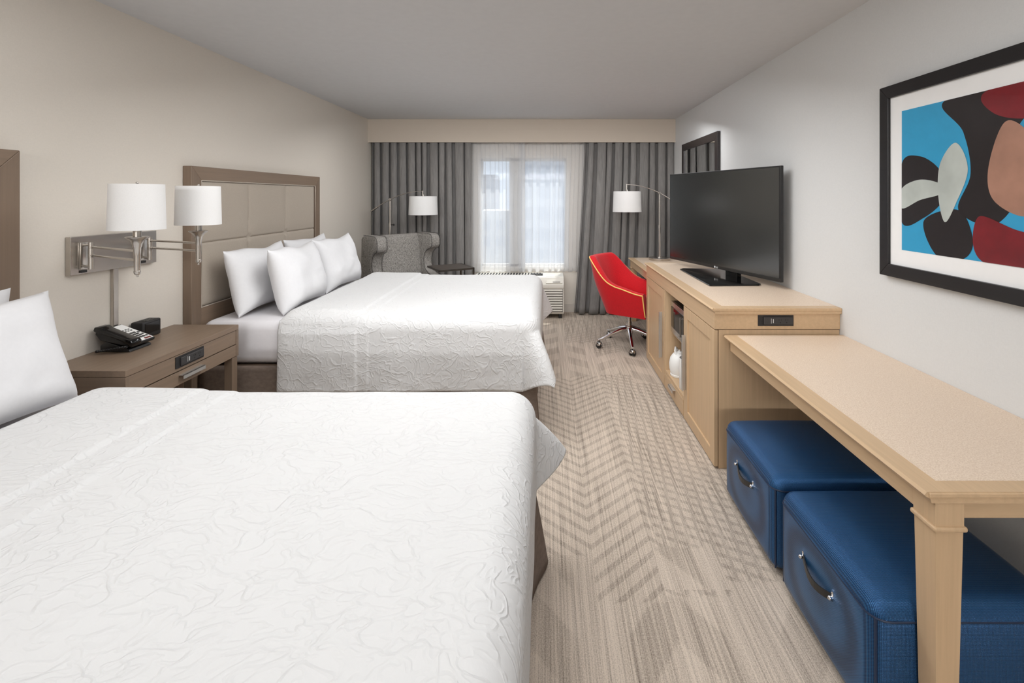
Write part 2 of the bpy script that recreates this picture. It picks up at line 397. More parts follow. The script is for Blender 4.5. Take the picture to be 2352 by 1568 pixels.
# buildings outside
def building(label, x0, x1, y0, y1, z0, z1, mat, wins, name='building'):
    t = thing(name, label, 'building', ((x0+x1)/2, y0, z0))
    MB().box(x0, x1, y0, y1, z0, z1).obj('facade', M[mat], t)
    for (a, c, d, e) in wins:
        MB().box(a, c, y0-0.06, y0+0.05, d, e).obj('window', M['bwin'], t)
ws = [(-1.35+i*0.9, -1.35+i*0.9+0.55, -3.0+j*1.1, -3.0+j*1.1+0.6) for i in range(6) for j in range(8)]
building('large grey building with rows of windows, seen through the right window pane', -1.75, 8, 25, 33, -20, 16, 'facade', ws)
building('slim dark tower seen against the sky through the left window pane', -6.2, -4.4, 40, 44, -20, 3.35, 'tower', [(-5.9+i*0.6, -5.6+i*0.6, -2+j*1.0, -1.5+j*1.0) for i in range(3) for j in range(4)])
building('low pale building below the sky in the left window pane', -16, -1.9, 30, 34, -20, 0.6, 'pale', [(-5+i*0.9, -4.5+i*0.9, -1.6+j*1.0, -1.0+j*1.0) for i in range(4) for j in range(2)])

# ------------------------------------------------------------------ curtains
def curtain(name, x0, x1, y, zt, zb, pleats, amp, seed, mat, label, cat, spread=(0, 0), th=0.003, power=2.0, ripple=0.0, group=None, nper=24):
    rnd = random.Random(seed)
    wid = [rnd.uniform(0.7, 1.35) for _ in range(pleats)]; tot = sum(wid); edges = [0]
    for q in wid: edges.append(edges[-1]+q/tot)
    am = [rnd.uniform(0.65, 1.0) for _ in range(pleats+1)]; dr = [rnd.uniform(-1, 1) for _ in range(pleats+1)]
    n_ = 40; A_ = power; xs_, ys_ = [0.0], [0.0]          # one sine-generated fold, unit width and height
    for q in range(n_):
        th_ = A_*math.cos(2*PI*(q+0.5)/n_); xs_.append(xs_[-1]+math.cos(th_)); ys_.append(ys_[-1]+math.sin(th_))
    ym_ = max(abs(min(ys_)), abs(max(ys_))); xs_ = [q/xs_[-1] for q in xs_]; ys_ = [q/ym_ for q in ys_]
    def fn(u, v):
        i = min(pleats-1, max(0, sum(1 for e in edges[1:-1] if e <= u)))
        loc = (u-edges[i])/(edges[i+1]-edges[i])
        f = loc*n_; j = min(n_-1, int(f)); f -= j
        mx_ = xs_[j]*(1-f)+xs_[j+1]*f; my_ = ys_[j]*(1-f)+ys_[j+1]*f
        a = am[i]*(1-loc)+am[i+1]*loc
        z = zb+(zt-zb)*v; down = 1-v
        uu = edges[i]+mx_*(edges[i+1]-edges[i])
        lo = spread[0]*down**1.4; hi = spread[1]*down**1.4
        X_ = (x0+lo)+(x1+hi-x0-lo)*uu
        X_ += (dr[i]*(1-loc)+dr[i+1]*loc)*0.03*math.sin(v*3.1)*down*min(1, u*8)*min(1, (1-u)*8)
        Y_ = y+amp*my_*a*(0.8+0.2*down)
        if ripple: z += ripple*math.sin(u*60)*down**8
        return (X_, Y_, z)
    o = MB().grid(fn, pleats*nper+1, 30).obj(name, mat, smooth=80)
    mod_solid(o, th, 0.0); return tag(o, label, cat, group)
curtain('drape', -2.17, -0.955, 5.935, 2.27, 0.015, 12, 0.062, 3, M['drape'], 'grey velvet blackout drape on the left of the window, behind the wingback armchair', 'curtain')
curtain('drape', 0.475, 1.545, 5.935, 2.27, 0.015, 10, 0.062, 8, M['drape'], 'grey velvet blackout drape on the right of the window, behind the red desk chair', 'curtain', spread=(-0.13, 0))
curtain('sheer_curtain', -0.985, -0.285, 6.008, 2.27, 0.515, 7, 0.0135, 11, M['sheer'], 'white sheer curtain over the left window pane', 'curtain', th=0.0008, ripple=0.006, power=1.75)
curtain('sheer_curtain', -0.365, 0.485, 6.0385, 2.27, 0.515, 9, 0.0135, 14, M['sheer'], 'white sheer curtain over the right window pane, beside the right drape', 'curtain', th=0.0008, ripple=0.006, power=1.75, spread=(0, -0.05))

# ------------------------------------------------------------------ air conditioner below the window
t = thing('air_conditioner', 'ivory wall air conditioner unit under the window, behind the foot of the far bed', 'air conditioner', (-0.35, 5.9, 0))
AX0, AX1, AY, AZ0, AZ1 = -0.89, 0.195, 5.69, 0.055, 0.502
b = MB(); b.prism([(AY+0.03, AZ0), (AY+0.012, AZ0+0.03), (AY+0.012, 0.36), (AY, 0.37), (AY, 0.41), (AY+0.05, AZ1-0.008), (AY+0.09, AZ1), (YB-0.02, AZ1), (YB-0.02, AZ0)], 0, AX0, AX1, 0.01)
b.obj('housing', M['ivory'], t, smooth=True)
b = MB()
for k in range(9): z = 0.095+k*0.030; b.prism([(AY+0.008, z), (AY-0.006, z+0.004), (AY-0.006, z+0.011), (AY+0.008, z+0.019), (AY+0.02, z+0.015), (AY+0.02, z+0.003)], 0, AX0+0.03, AX1-0.02)
b.obj('intake_louvres', M['ivory'], t)
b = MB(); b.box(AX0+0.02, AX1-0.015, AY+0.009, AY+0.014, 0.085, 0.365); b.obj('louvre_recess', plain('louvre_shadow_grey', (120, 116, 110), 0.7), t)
def on_slope(x0, x1, s0, s1, h):      # slab lying on the sloped top front
    a = Vector((AY, 0.41)); c = Vector((AY+0.09, AZ1)); d = (c-a); nn = Vector((-d.y, d.x)).normalized()
    p = [a+d*s0, a+d*s1, a+d*s1+nn*h, a+d*s0+nn*h]
    return [(q.x, q.y) for q in p]
b = MB(); b.prism(on_slope(0, 0, 0.10, 0.92, 0.016), 0, -0.02, 0.175, 0.003); fl = b.obj('control_flap', M['ivory'], t)
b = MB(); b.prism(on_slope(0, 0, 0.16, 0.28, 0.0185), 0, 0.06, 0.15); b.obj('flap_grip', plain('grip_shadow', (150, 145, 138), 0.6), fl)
b = MB(); b.prism(on_slope(0, 0, 0.58, 0.64, 0.0172), 0, 0.12, 0.155); b.obj('maker_mark', plain('mark_grey', (110, 110, 115), 0.6), fl)
b = MB()
for k in range(22): b.box(-0.86+k*0.036, -0.86+k*0.036+0.02, 5.80, 6.0, AZ1-0.002, AZ1+0.002)
for k in range(7): b.box(-0.2, -0.06, 5.80+k*0.024, 5.80+k*0.024+0.012, AZ1-0.001, AZ1+0.0025)
b.obj('outlet_vent', M['blackmat'], t)
for x in (AX0+0.06, AX1-0.045): MB().box(x-0.02, x+0.02, AY+0.05, AY+0.09, 0.001, AZ0+0.01, 0.003).obj('foot', M['black'], t)

# ------------------------------------------------------------------ headboards
def headboard(y0, y1, label):
    t = thing('headboard', label, 'headboard', (XL, (y0+y1)/2, 0), 0, 'headboards on the left wall')
    xb, xf, z1, z0 = XL+0.001, -2.14, 1.64, 0.14
    fwid = 0.083; zp = 0.766
    def mitre(poly, nm, m):
        b = MB(); b.prism(poly, 0, xb, xf, 0.003); b.obj(nm, m, t)
    mitre([(y0, z0), (y0+fwid, z0), (y0+fwid, z1-fwid), (y0, z1)], 'frame_post', M['brown'])
    mitre([(y1, z0), (y1-fwid, z0), (y1-fwid, z1-fwid), (y1, z1)], 'frame_post', M['brown'])
    mitre([(y0, z1), (y1, z1), (y1-fwid, z1-fwid), (y0+fwid, z1-fwid)], 'top_rail', M['brownY'])
    mitre([(y0+fwid, z0), (y1-fwid, z0), (y1-fwid, zp), (y0+fwid, zp)], 'bottom_rail', M['brownY'])
    a0, a1, c0, c1 = y0+fwid+0.004, y1-fwid-0.004, zp+0.004, z1-fwid-0.004
    seams = [a0+(a1-a0)/3, a0+2*(a1-a0)/3]; zs = 1.165
    def fn(u, v):
        y = a0+(a1-a0)*u; z = c0+(c1-c0)*v
        def bowed(s_, k): return s_+k*0.012*math.exp(-((z-zs)/0.12)**2)
        g = 0.0
        for i, q in enumerate(seams): g = max(g, math.exp(-((y-bowed(q, -1 if i == 0 else -1))/0.008)**2), 0.35*math.exp(-((y-q)/0.05)**2))
        g = max(g, math.exp(-((z-zs)/0.008)**2), 0.35*math.exp(-((z-zs)/0.05)**2))
        e = min(y-a0, a1-y, z-c0, c1-z); g = max(g, 0.8*math.exp(-e/0.012))
        dim = min([math.hypot(y-q, z-zs) for q in seams]); g = max(g, 1.15*math.exp(-(dim/0.03)**2))
        return (xf-0.010-0.016*g+0.006, y, z)
    MB().grid(fn, 200, 110).obj('upholstered_panel', M['linen'], t, smooth=80)
    b = MB(); x = xf-0.004
    b.tube([(x, a0-0.001, c0-0.001), (x, a1+0.001, c0-0.001), (x, a1+0.001, c1+0.001), (x, a0-0.001, c1+0.001)], 0.004, 6, closed=True)
    b.obj('welt', M['welt'], t)
headboard(2.878, 4.50, 'taupe wood headboard with grey linen panel behind the far bed')
headboard(0.315, 1.943, 'taupe wood headboard at the left photo edge, behind the near bed')

# ------------------------------------------------------------------ beds
def bed(y0, y1, zt, label, cflare):
    x0, x1 = -2.125, -0.095
    t = thing('bed', label, 'bed', ((x0+x1)/2, (y0+y1)/2, 0), 0, 'queen beds')
    MB().box(x0, x1-0.02, y0+0.02, y1-0.02, 0.005, 0.42, 0.01).obj('box_base', M['brownX'], t)
    def mt(u, v): pass
    b = MB(); b.box(x0, x1, y0, y1, 0.425, zt, 0.055, 5); b.obj('mattress', M['sheet'], t, smooth=60)
    # skirt around three sides
    path = []
    nseg = 60
    for i in range(nseg+1): path.append((x0+(x1-x0)*i/nseg, y0, 0, -1))
    for i in range(1, 9): a = -PI/2+PI/2*i/8; path.append((x1+0.012*math.cos(a), y0+0.012+0.012*math.sin(a)-0.0, math.cos(a), math.sin(a)))
    for i in range(1, nseg): path.append((x1+0.012, y0+(y1-y0)*i/nseg, 1, 0))
    for i in range(9): a = PI/2*i/8; path.append((x1+0.012*math.cos(a), y1-0.012+0.012*math.sin(a), math.cos(a), math.sin(a)))
    for i in range(1, nseg+1): path.append((x1+(x0-x1)*i/nseg, y1, 0, 1))
    def fn(u, v):
        i = min(len(path)-1, int(round(u*(len(path)-1)))); px, py, nx, ny = path[i]
        z = 0.012+0.41*v; d = (1-v)
        fl = 0.006*d+0.003*math.sin(i*0.9)*d
        cf = cflare*math.exp(-((py-y1)/0.16)**2)*(1 if px > x1-0.2 else 0)*math.exp(-max(0, x1-px)/0.06)*d**0.8
        cf2 = 0.5*cflare*math.exp(-((py-y0)/0.2)**2)*math.exp(-max(0, x1-px)/0.06)*d
        return (px+nx*fl+cf+cf2, py+ny*fl, z)
    sk = MB().grid(fn, len(path), 14).obj('bed_skirt', M['skirt'], t, smooth=60); mod_solid(sk, 0.004, 0)
    return t
bed(0.375, 1.905, 0.655, 'near queen bed at the bottom left of the photo', 0.075)
bed(2.925, 4.455, 0.690, 'far queen bed between the nightstand and the grey armchair', 0.055)

def coverlet(y0, y1, zm, zt, label, xh, xf, drop, folds, seed, cflare=0.16, thick=0.045, tilt=0.0):
    r = 0.10; arc = r*PI/2; L = arc+drop-r
    fd = drop*0.92; Lf = arc+fd-r
    y0 -= 0.018; y1 += 0.018
    off = Vector((seed*3.1, seed*1.7, 0))
    def fn(u, v):
        a = xh+(xf-r+Lf-xh)*u; bb = (y0+r-L)+(y1-r+L-(y0+r-L))*v
        ox = max(0.0, a-(xf-r)); oy = max(0.0, bb-(y1-r), (y0+r)-bb)
        sy = 1 if bb > (y0+y1)/2 else -1
        cx = min(a, xf-r); cy = min(max(bb, y0+r), y1-r)
        o = (ox**4+oy**4)**0.25; hy = math.hypot(ox, oy)
        z = zt; h = 0.0; s_ = 0.0
        nz = noise.noise(Vector((a*2.2, bb*2.2, 0))+off)*0.006+noise.noise(Vector((a*7, bb*7, 3))+off)*0.002
        if o > 0:
            if o < arc:
                an = o/r; h = r*math.sin(an); z = zt-r*(1-math.cos(an))
            else:
                e = o-arc; s_ = min(1.2, e/(drop-r)); h = r; z = zt-r-e
            th = math.atan2(oy, max(ox, 1e-9)) if hy else 0
            cor = math.sin(2*th)**2
            if oy > 0 and ox == 0: rp = math.sin(a*7+seed)+0.6*math.sin(a*15+1.3*seed)
            elif ox > 0 and oy == 0: rp = 0.25*math.sin(bb*9+seed)
            else: rp = 0.3
            h += s_**1.3*(0.010+0.007*rp) if ox == 0 else s_**1.3*(0.003+0.006*rp*0.6)
            h += cflare*cor*s_**0.9*(1-0.25*s_)
            z += 0.10*cor*s_**1.5
            X_ = cx+h*ox/hy; Y_ = cy+sy*h*oy/hy
        else:
            X_, Y_ = cx, cy
        X_ += 0.0; z += nz*(1 if s_ == 0 else 0.3)
        if s_ > 0:
            q = noise.noise(Vector((a*6, bb*6, z*6))+off)*0.006*s_
            if oy > 0: Y_ += sy*abs(q)
            elif ox > 0: X_ += q*0.5
        # rolled head edge
        k = min(1.0, (a-xh)/0.09); k = math.sqrt(max(0.0, 1-(1-k)**2))
        if o <= 0 or s_ == 0: z = zm+(z-zm)*k
        if s_ > 0 or oy > 0: Y_ -= sy*(1-k)*0.02*min(1, oy/0.05)
        # turned-back band: thicker towards the head, with two crease lines
        wob = 0.010*noise.noise(Vector((bb*3, seed, 0)))
        f1, f2 = folds[0]+wob, folds[1]+wob
        up = 1-0.35*min(1, o/0.05)
        step = (0.010*(1-ss(a, f1-0.004, f1+0.004))+0.007*(1-ss(a, f2-0.003, f2+0.003))+0.010*(1-ss(a, f1-0.5, f1)))
        if o < arc: z += step*up*k
        else: Y_ += sy*step*0.8 if oy > 0 else 0
        return (X_, Y_, z+tilt*max(0, min(1, (cy-y0)/(y1-y0))))
    ncol = 300
    o = MB().grid(fn, ncol, 190).obj('coverlet', M['coverlet'], smooth=80)
    mod_solid(o, 0.008, -1.0)
    return tag(o, label, 'bedspread', 'white embossed coverlets')
coverlet(0.375, 1.905, 0.660, 0.700, 'white embossed coverlet filling the lower left, spread over the near bed', -1.78, -0.045, 0.40, (-1.33, -1.21), 1, cflare=0.25)
coverlet(2.925, 4.455, 0.695, 0.730, 'white embossed coverlet spread over the far bed', -1.64, -0.045, 0.455, (-1.16, -1.09), 2, cflare=0.20, tilt=0.014)

# ------------------------------------------------------------------ pillows
def pillow(yc, half, hgt, xbot, xtop, zb, thick, label, seed, yaw=0.0):
    # length along Y, standing and leaning back; local axes: L along Y, H up the lean, T through thickness
    lean = Vector((xtop-xbot, 0, hgt)); H = lean.normalized(); Ldir = Vector((math.sin(yaw), math.cos(yaw), 0)); T = Ldir.cross(H).normalized()
    ln = lean.length; c = Vector(((xbot+xtop)/2, yc, zb+hgt/2))
    o3 = Vector((seed*2.3, 0, seed))
    b = bmesh.new(); nu, nv = 44, 32; rows = {}
    def pt(i, j, side):
        u = -1+2*i/(nu-1); v = -1+2*j/(nv-1)
        uu = math.sin(u*PI/2)*0.25+u*0.75; vv = math.sin(v*PI/2)*0.25+v*0.75
        x = half*uu*(1-0.075*(1-vv*vv)); y = ln/2*vv*(1-0.10*(1-uu*uu))
        fz = max(0, 1-abs(uu)**4.2)**0.58*max(0, 1-abs(vv)**3.6)**0.58
        fz *= 1.0-0.12*vv                                   # filling sags to the bottom
        wr = noise.noise(Vector((uu*1.7, vv*1.7, side))+o3)*0.16+noise.noise(Vector((uu*4, vv*4, side+5))+o3)*0.05
        z = side*thick/2*fz*(1+wr)
        y += 0.018*noise.noise(Vector((uu*1.5, 9, seed)))*(1 if vv > 0 else 0.3)
        p = c+Ldir*x+H*y+T*z
        return p
    for side in (1, -1):
        for i in range(nu):
            for j in range(nv):
                edge = i in (0, nu-1) or j in (0, nv-1)
                key = (i, j, 0 if edge else side)
                if key not in rows: rows[key] = b.verts.new(pt(i, j, side))
    g = lambda i, j, s_: rows[(i, j, 0 if (i in (0, nu-1) or j in (0, nv-1)) else s_)]
    for side in (1, -1):
        for i in range(nu-1):
            for j in range(nv-1):
                q = [g(i, j, side), g(i+1, j, side), g(i+1, j+1, side), g(i, j+1, side)]
                b.faces.new(q if side > 0 else q[::-1])
    bmesh.ops.recalc_face_normals(b, faces=b.faces)
    m = MB(); m.add(b); o = m.obj('pillow', M['pillow'], smooth=80)
    return tag(o, label, 'pillow', 'white bed pillows')
pillow(3.32, 0.33, 0.42, -1.93, -2.03, 0.699, 0.17, 'white pillow standing nearest the nightstand, at the back against the far headboard', 1)
pillow(3.37, 0.33, 0.42, -1.70, -1.80, 0.699, 0.19, 'white pillow in front of another, nearest the camera on the far bed', 2, -0.06)
pillow(4.07, 0.34, 0.42, -1.98, -2.06, 0.699, 0.15, 'white pillow mostly hidden, at the back of the far bed on the armchair side', 3)
pillow(4.06, 0.34, 0.42, -1.72, -1.83, 0.699, 0.18, 'white pillow standing in front on the far bed, nearest the grey armchair', 4)
pillow(1.52, 0.36, 0.42, -1.84, -1.96, 0.665, 0.18, 'large white pillow in front on the near bed, at the left photo edge', 5)
pillow(1.50, 0.36, 0.44, -2.04, -2.085, 0.66, 0.10, 'white pillow just showing behind the large pillow of the near bed', 6)

# ------------------------------------------------------------------ power outlet part (local frame given by origin, right vector, up vector, outward normal)
def outlet(parent, o, r, u, nrm, wd, ht):
    o, r, u, nrm = Vector(o), Vector(r), Vector(u), Vector(nrm)
    Mx = Matrix((( r.x, u.x, nrm.x, o.x), (r.y, u.y, nrm.y, o.y), (r.z, u.z, nrm.z, o.z), (0, 0, 0, 1)))
    def bx(x0, x1, y0, y1, z0, z1, bev): m = MB(); m.box(x0, x1, y0, y1, z0, z1, bev, 2, Mx); return m
    pl = bx(-wd/2, wd/2, -ht/2, ht/2, 0.0, 0.004, 0.0015).obj('power_outlet', M['blackmat'], parent)
    bx(-wd*0.36, wd*0.46, -ht*0.37, ht*0.37, 0.003, 0.012, 0.004).obj('outlet_module', plain('outlet_charcoal', (50, 48, 48), 0.45), pl)
    b = MB(); b.box(-wd*0.10, -wd*0.085, -ht*0.18, ht*0.18, 0.0115, 0.0128, 0, 2, Mx); b.box(-wd*0.15, -wd*0.143, -ht*0.22, ht*0.22, 0.0115, 0.0124, 0, 2, Mx)
    b.obj('usb_port', M['white'], pl)
    for c in (0.10, 0.28):
        b = MB(); x = wd*c
        b.box(x-0.007, x-0.005, 0.002, 0.010, 0.0115, 0.0127, 0, 2, Mx); b.box(x+0.005, x+0.007, 0.002, 0.010, 0.0115, 0.0127, 0, 2, Mx)
        b.box(x-0.0025, x+0.0025, -0.011, -0.006, 0.0115, 0.0127, 0, 2, Mx); b.obj('socket', M['dark'], pl)

# ------------------------------------------------------------------ nightstand
NX0, NX1, NY0, NY1, NZ = XL+0.002, -1.812, 2.056, 2.808, 0.705
t = thing('nightstand', 'taupe wood nightstand with one drawer between the two beds', 'nightstand', ((NX0+NX1)/2, (NY0+NY1)/2, 0))
MB().box(NX0, NX1, NY0, NY1, NZ-0.028, NZ, 0.002).obj('top', M['brownY'], t)
MB().box(NX0, NX1, NY0, NY0+0.02, 0.525, NZ-0.029, 0.0015).obj('side_panel', M['brownX'], t)
MB().box(NX0, NX1, NY1-0.02, NY1, 0.525, NZ-0.029, 0.0015).obj('side_panel', M['brownX'], t)
MB().box(NX0, NX0+0.015, NY0+0.02, NY1-0.02, 0.30, NZ-0.029).obj('back_panel', M['brownY'], t)
MB().box(NX1-0.022, NX1-0.003, NY0+0.021, NY1-0.021, 0.597, NZ-0.030, 0.001).obj('front_panel', M['brownY'], t)
b = MB(); b.box(NX1-0.022, NX1-0.002, NY0+0.021, NY1-0.021, 0.527, 0.592, 0.001); b.box(NX0+0.03, NX1-0.022, NY0+0.04, NY1-0.04, 0.532, 0.58)
dr = b.obj('drawer', M['brownY'], t)
b = MB(); ym = 2.43; b.box(NX1-0.002, NX1+0.024, ym-0.075, ym+0.075, 0.572, 0.576, 0.001); b.box(NX1+0.018, NX1+0.024, ym-0.075, ym+0.075, 0.556, 0.576, 0.001)
b.obj('handle', M['alu'], dr)
for x in (NX0+0.02, NX1-0.05):
    for y in (NY0+0.006, NY1-0.052): MB().box(x, x+0.046, y, y+0.046, 0.001, 0.524, 0.002).obj('leg', M['brown'], t)
outlet(t, (NX1-0.003, 2.428, 0.640), (0, 1, 0), (0, 0, 1), (1, 0, 0), 0.19, 0.058)

# ------------------------------------------------------------------ telephone
t = thing('telephone', 'black corded desk telephone with white keypad on the nightstand', 'telephone', (-2.09, 2.36, NZ), 0, None)
x0, x1, y0, y1 = -2.17, -2.0, 2.30, 2.435; zb = NZ+0.001
b = MB(); b.prism([(x0+0.02, zb), (x1-0.005, zb), (x1-0.01, zb+0.012), (x0+0.05, zb+0.05), (x0+0.02, zb+0.03)], 1, y0+0.0, y1-0.01, 0.003)
b.prism([(x0-0.005, zb+0.085), (x0, zb+0.100), (x1+0.005, zb+0.036), (x1+0.002, zb+0.022), (x0+0.02, zb+0.055)], 1, y0, y1, 0.004)
b.obj('phone_base', M['black'], t)
sl = Vector((x1+0.005-x0, 0, 0.036-0.100)); sn = Vector((-sl.z, 0, sl.x)).normalized()
def plate(a0, a1, yy0, yy1, h0, h1):
    P0 = Vector((x0, 0, zb+0.100)); p = [P0+sl*a0+sn*h0, P0+sl*a1+sn*h0, P0+sl*a1+sn*h1, P0+sl*a0+sn*h1]
    m = MB(); m.prism([(q.x, q.z) for q in p], 1, yy0, yy1); return m
fp = plate(0.05, 0.97, y0+0.052, y1-0.006, 0.0, 0.0022).obj('face_plate', M['white'], t)
for k in range(4):
    for j in range(3):
        a = 0.52+k*0.09; y = y0+0.063+j*0.016
        plate(a, a+0.06, y, y+0.011, 0.002, 0.0045).obj('key', M['black'], fp)
for k in range(2):
    for j in range(4):
        a = 0.32+k*0.08; y = y0+0.058+j*0.016; plate(a, a+0.035, y, y+0.008, 0.002, 0.0040).obj('key', M['black'], fp)
for k in range(3): a = 0.55+k*0.12; plate(a, a+0.06, y1-0.022, y1-0.012, 0.002, 0.0040).obj('key', M['black'], fp)
plate(0.90, 0.955, y1-0.05, y1-0.015, 0.002, 0.004).obj('message_light', plain('dark_red_lens', (110, 30, 28), 0.3), fp)
b = MB()
P0 = Vector((x0, 0, zb+0.100))
def hp(a, h): q = P0+sl*a+sn*h; return (q.x, q.z)
b.prism([hp(-0.03, 0.002), hp(-0.03, 0.022), hp(0.10, 0.030), hp(0.22, 0.024), hp(0.75, 0.020), hp(0.95, 0.022), hp(1.03, 0.014), hp(1.03, -0.006), hp(0.85, -0.004), hp(0.75, 0.003), hp(0.25, 0.005), hp(0.15, -0.004)], 1, y0-0.012, y0+0.046, 0.005)
b.obj('handset', M['gloss'], t, smooth=True)
b = MB(); pts = []
for i in range(420):
    s_ = i/419; cx = x1+0.0-0.11*math.sin(s_*PI)*1.1+0.0; cy = y0-0.012-0.018*math.sin(s_*PI); 
    cx = x1-0.01-(0.13)*(1-abs(2*s_-1)) ; cz = zb+0.012+0.018*abs(2*s_-1)
    a = i*0.75; pts.append((cx+0.002*math.sin(a*0.5), cy+0.005*math.cos(a), cz+0.005*math.sin(a)))
b.tube(pts, 0.0016, 5); b.obj('coiled_cord', M['black'], t, smooth=True)
# ------------------------------------------------------------------ alarm clock
t = thing('alarm_clock', 'small black alarm clock on the nightstand behind the telephone', 'clock', (-2.15, 2.565, NZ))
b = MB(); b.box(-2.185, -2.118, 2.505, 2.625, NZ+0.001, NZ+0.088, 0.008, 3); b.obj('clock_case', M['blackmat'], t, smooth=True)
MB().box(-2.119, -2.1165, 2.518, 2.612, NZ+0.024, NZ+0.078, 0.0008).obj('clock_display', M['gloss'], t)
b = MB()
for k in range(3): b.box(-2.168+k*0.016, -2.158+k*0.016, 2.54, 2.59, NZ+0.0875, NZ+0.0895, 0.0005)
b.obj('snooze_buttons', M['black'], t)

# ------------------------------------------------------------------ wall sconce
t = thing('wall_sconce', 'brushed nickel double swing-arm wall lamp with two white drum shades above the nightstand', 'wall lamp', (XL, 2.416, 1.18))
PX = XL+0.026
MB().box(XL+0.001, PX, 2.177, 2.655, 1.092, 1.268, 0.002).obj('backplate', M['nickel'], t)
MB().box(XL+0.001, XL+0.018, 2.402, 2.430, NZ+0.001, 1.091, 0.002).obj('cord_cover', M['nickel'], t)
def sconce_arm(hy, sx, sy):
    hx = PX+0.038; 
    b = MB(); b.box(PX, PX+0.008, hy-0.02, hy+0.02, 1.115, 1.240, 0.002); b.cyl((PX, hy, 1.128), (hx, hy, 1.128), 0.006); b.cyl((PX, hy, 1.228), (hx, hy, 1.228), 0.006)
    b.cyl((hx, hy, 1.115), (hx, hy, 1.168), 0.011); b.cyl((hx, hy, 1.169), (hx, hy, 1.212), 0.0115); b.cyl((hx, hy, 1.213), (hx, hy, 1.240), 0.011)
    b.obj('hinge', M['nickel'], t, smooth=True)
    b = MB()
    for z in (1.180, 1.219): b.cyl((hx, hy, z), (sx, sy, z), 0.0055, n=14); b.ball((hx+(sx-hx)*0.04, hy+(sy-hy)*0.04, z), 0.008)
    b.obj('arm', M['nickel'], t, smooth=True)
    b = MB(); b.lathe([(0.0, 1.108), (0.004, 1.109), (0.005, 1.114), (0.004, 1.117), (0.010, 1.121), (0.0125, 1.128), (0.0125, 1.134), (0.011, 1.136), (0.0125, 1.20), (0.014, 1.235), (0.017, 1.240), (0.018, 1.250), (0.026, 1.266), (0.040, 1.276), (0.042, 1.280), (0.040, 1.282), (0.015, 1.283), (0.015, 1.335), (0.008, 1.336), (0.008, 1.40), (0.0, 1.401)], (sx, sy, 0), 28)
    b.obj('lamp_stem', M['nickel'], t, smooth=35)
    r0, r1 = 0.0985, 0.094
    b = MB(); b.lathe([(r0, 1.312), (r1, 1.506), (r1-0.002, 1.506), (r0-0.002, 1.312)], (sx, sy, 0), 64, closed=True)
    sh = b.obj('lamp_shade', M['shade'], t, smooth=50)
    b = MB()
    for k in range(3): a = 2*PI*k/3+0.4; b.cyl((sx, sy, 1.49), (sx+0.092*math.cos(a), sy+0.092*math.sin(a), 1.49), 0.0015, n=6)
    b.cyl((sx, sy, 1.40), (sx, sy, 1.507), 0.004); b.ball((sx, sy, 1.511), 0.006); b.obj('shade_fitter', M['nickel'], sh)
    b = MB(); b.box(PX-0.001, PX+0.006, hy-0.015, hy+0.015, 1.096+0.003, 1.111, 0.001); b.obj('rocker_switch', M['black'], t)
sconce_arm(2.235, -1.757, 2.05)
sconce_arm(2.565, -1.765, 2.42)

# ------------------------------------------------------------------ arched lamps
def arc_lamp(t, x, y, zj, side, z0, base):
    # curved boom over a pole, boom rises towards 'side'
    jx = x; top = (x+side*0.375, zj+0.095)
    pts = []
    for i in range(25):
        s_ = -0.40+1.4*i/24
        px = x+side*0.375*s_; pz = zj+0.095*(1-(1-s_)**2*1.0)
        pts.append((px, y, pz))
    b = MB(); b.tube(pts, 0.0048, 10); ex, ez = pts[0][0], pts[0][2]
    d = (Vector(pts[0])-Vector(pts[2])).normalized(); b.cyl(Vector(pts[0])-d*0.01, Vector(pts[0])+d*0.085, 0.009)
    b.obj('boom', M['nickel'], t, smooth=True)
    b = MB(); b.ball((x, y, zj+0.0), 0.018, (1, 0.8, 1)); b.cyl((x, y-0.02, zj), (x, y+0.02, zj), 0.012); b.cyl((x, y, zj-0.05), (x, y, zj), 0.009)
    b.obj('pivot', M['nickel'], t, smooth=True)
    return top
def drum(t, x, y, z0, z1, r0, r1):
    b = MB(); b.lathe([(r0, z0), (r1, z1), (r1-0.003, z1), (r0-0.003, z0)], (x, y, 0), 64, closed=True)
    sh = b.obj('lamp_shade', M['shade'], t, smooth=50)
    b = MB(); b.cyl((x, y, z1-0.03), (x, y, z1+0.02), 0.01)
    for k in range(3): a = 2*PI*k/3; b.cyl((x, y, z1-0.015), (x+r1*0.98*math.cos(a), y+r1*0.98*math.sin(a), z1-0.015), 0.002, n=6)
    b.obj('shade_fitter', M['nickel'], sh)
FX, FY = -1.81, 5.50
t = thing('floor_lamp', 'nickel floor lamp with arched arm and white drum shade behind the grey armchair', 'lamp', (FX, FY, 0))
top = arc_lamp(t, FX, FY, 1.425, 1, 0, None)
b = MB(); b.cyl((FX, FY, 1.03), (FX, FY, 1.38), 0.0085); b.cyl((FX, FY, 0.03), (FX, FY, 1.12), 0.0135); b.cyl((FX, FY, 1.115), (FX, FY, 1.155), 0.016); b.obj('pole', M['nickel'], t, smooth=True)
b = MB(); b.cyl((FX, FY, 1.135), (FX+0.035, FY, 1.135), 0.004); b.ball((FX+0.042, FY, 1.135), 0.011); b.obj('height_knob', M['black'], t, smooth=True)
MB().lathe([(0.14, 0.001), (0.14, 0.022), (0.13, 0.028), (0.02, 0.034), (0.0, 0.034)], (FX, FY, 0), 40).obj('lamp_base', M['nickel'], t, smooth=40)
b = MB(); b.cyl((top[0], FY, 1.462), (top[0], FY, top[1]+0.006), 0.007); b.obj('shade_hanger', M['nickel'], t, smooth=True)
drum(t, top[0]+0.005, FY, 1.25, 1.462, 0.163, 0.154)

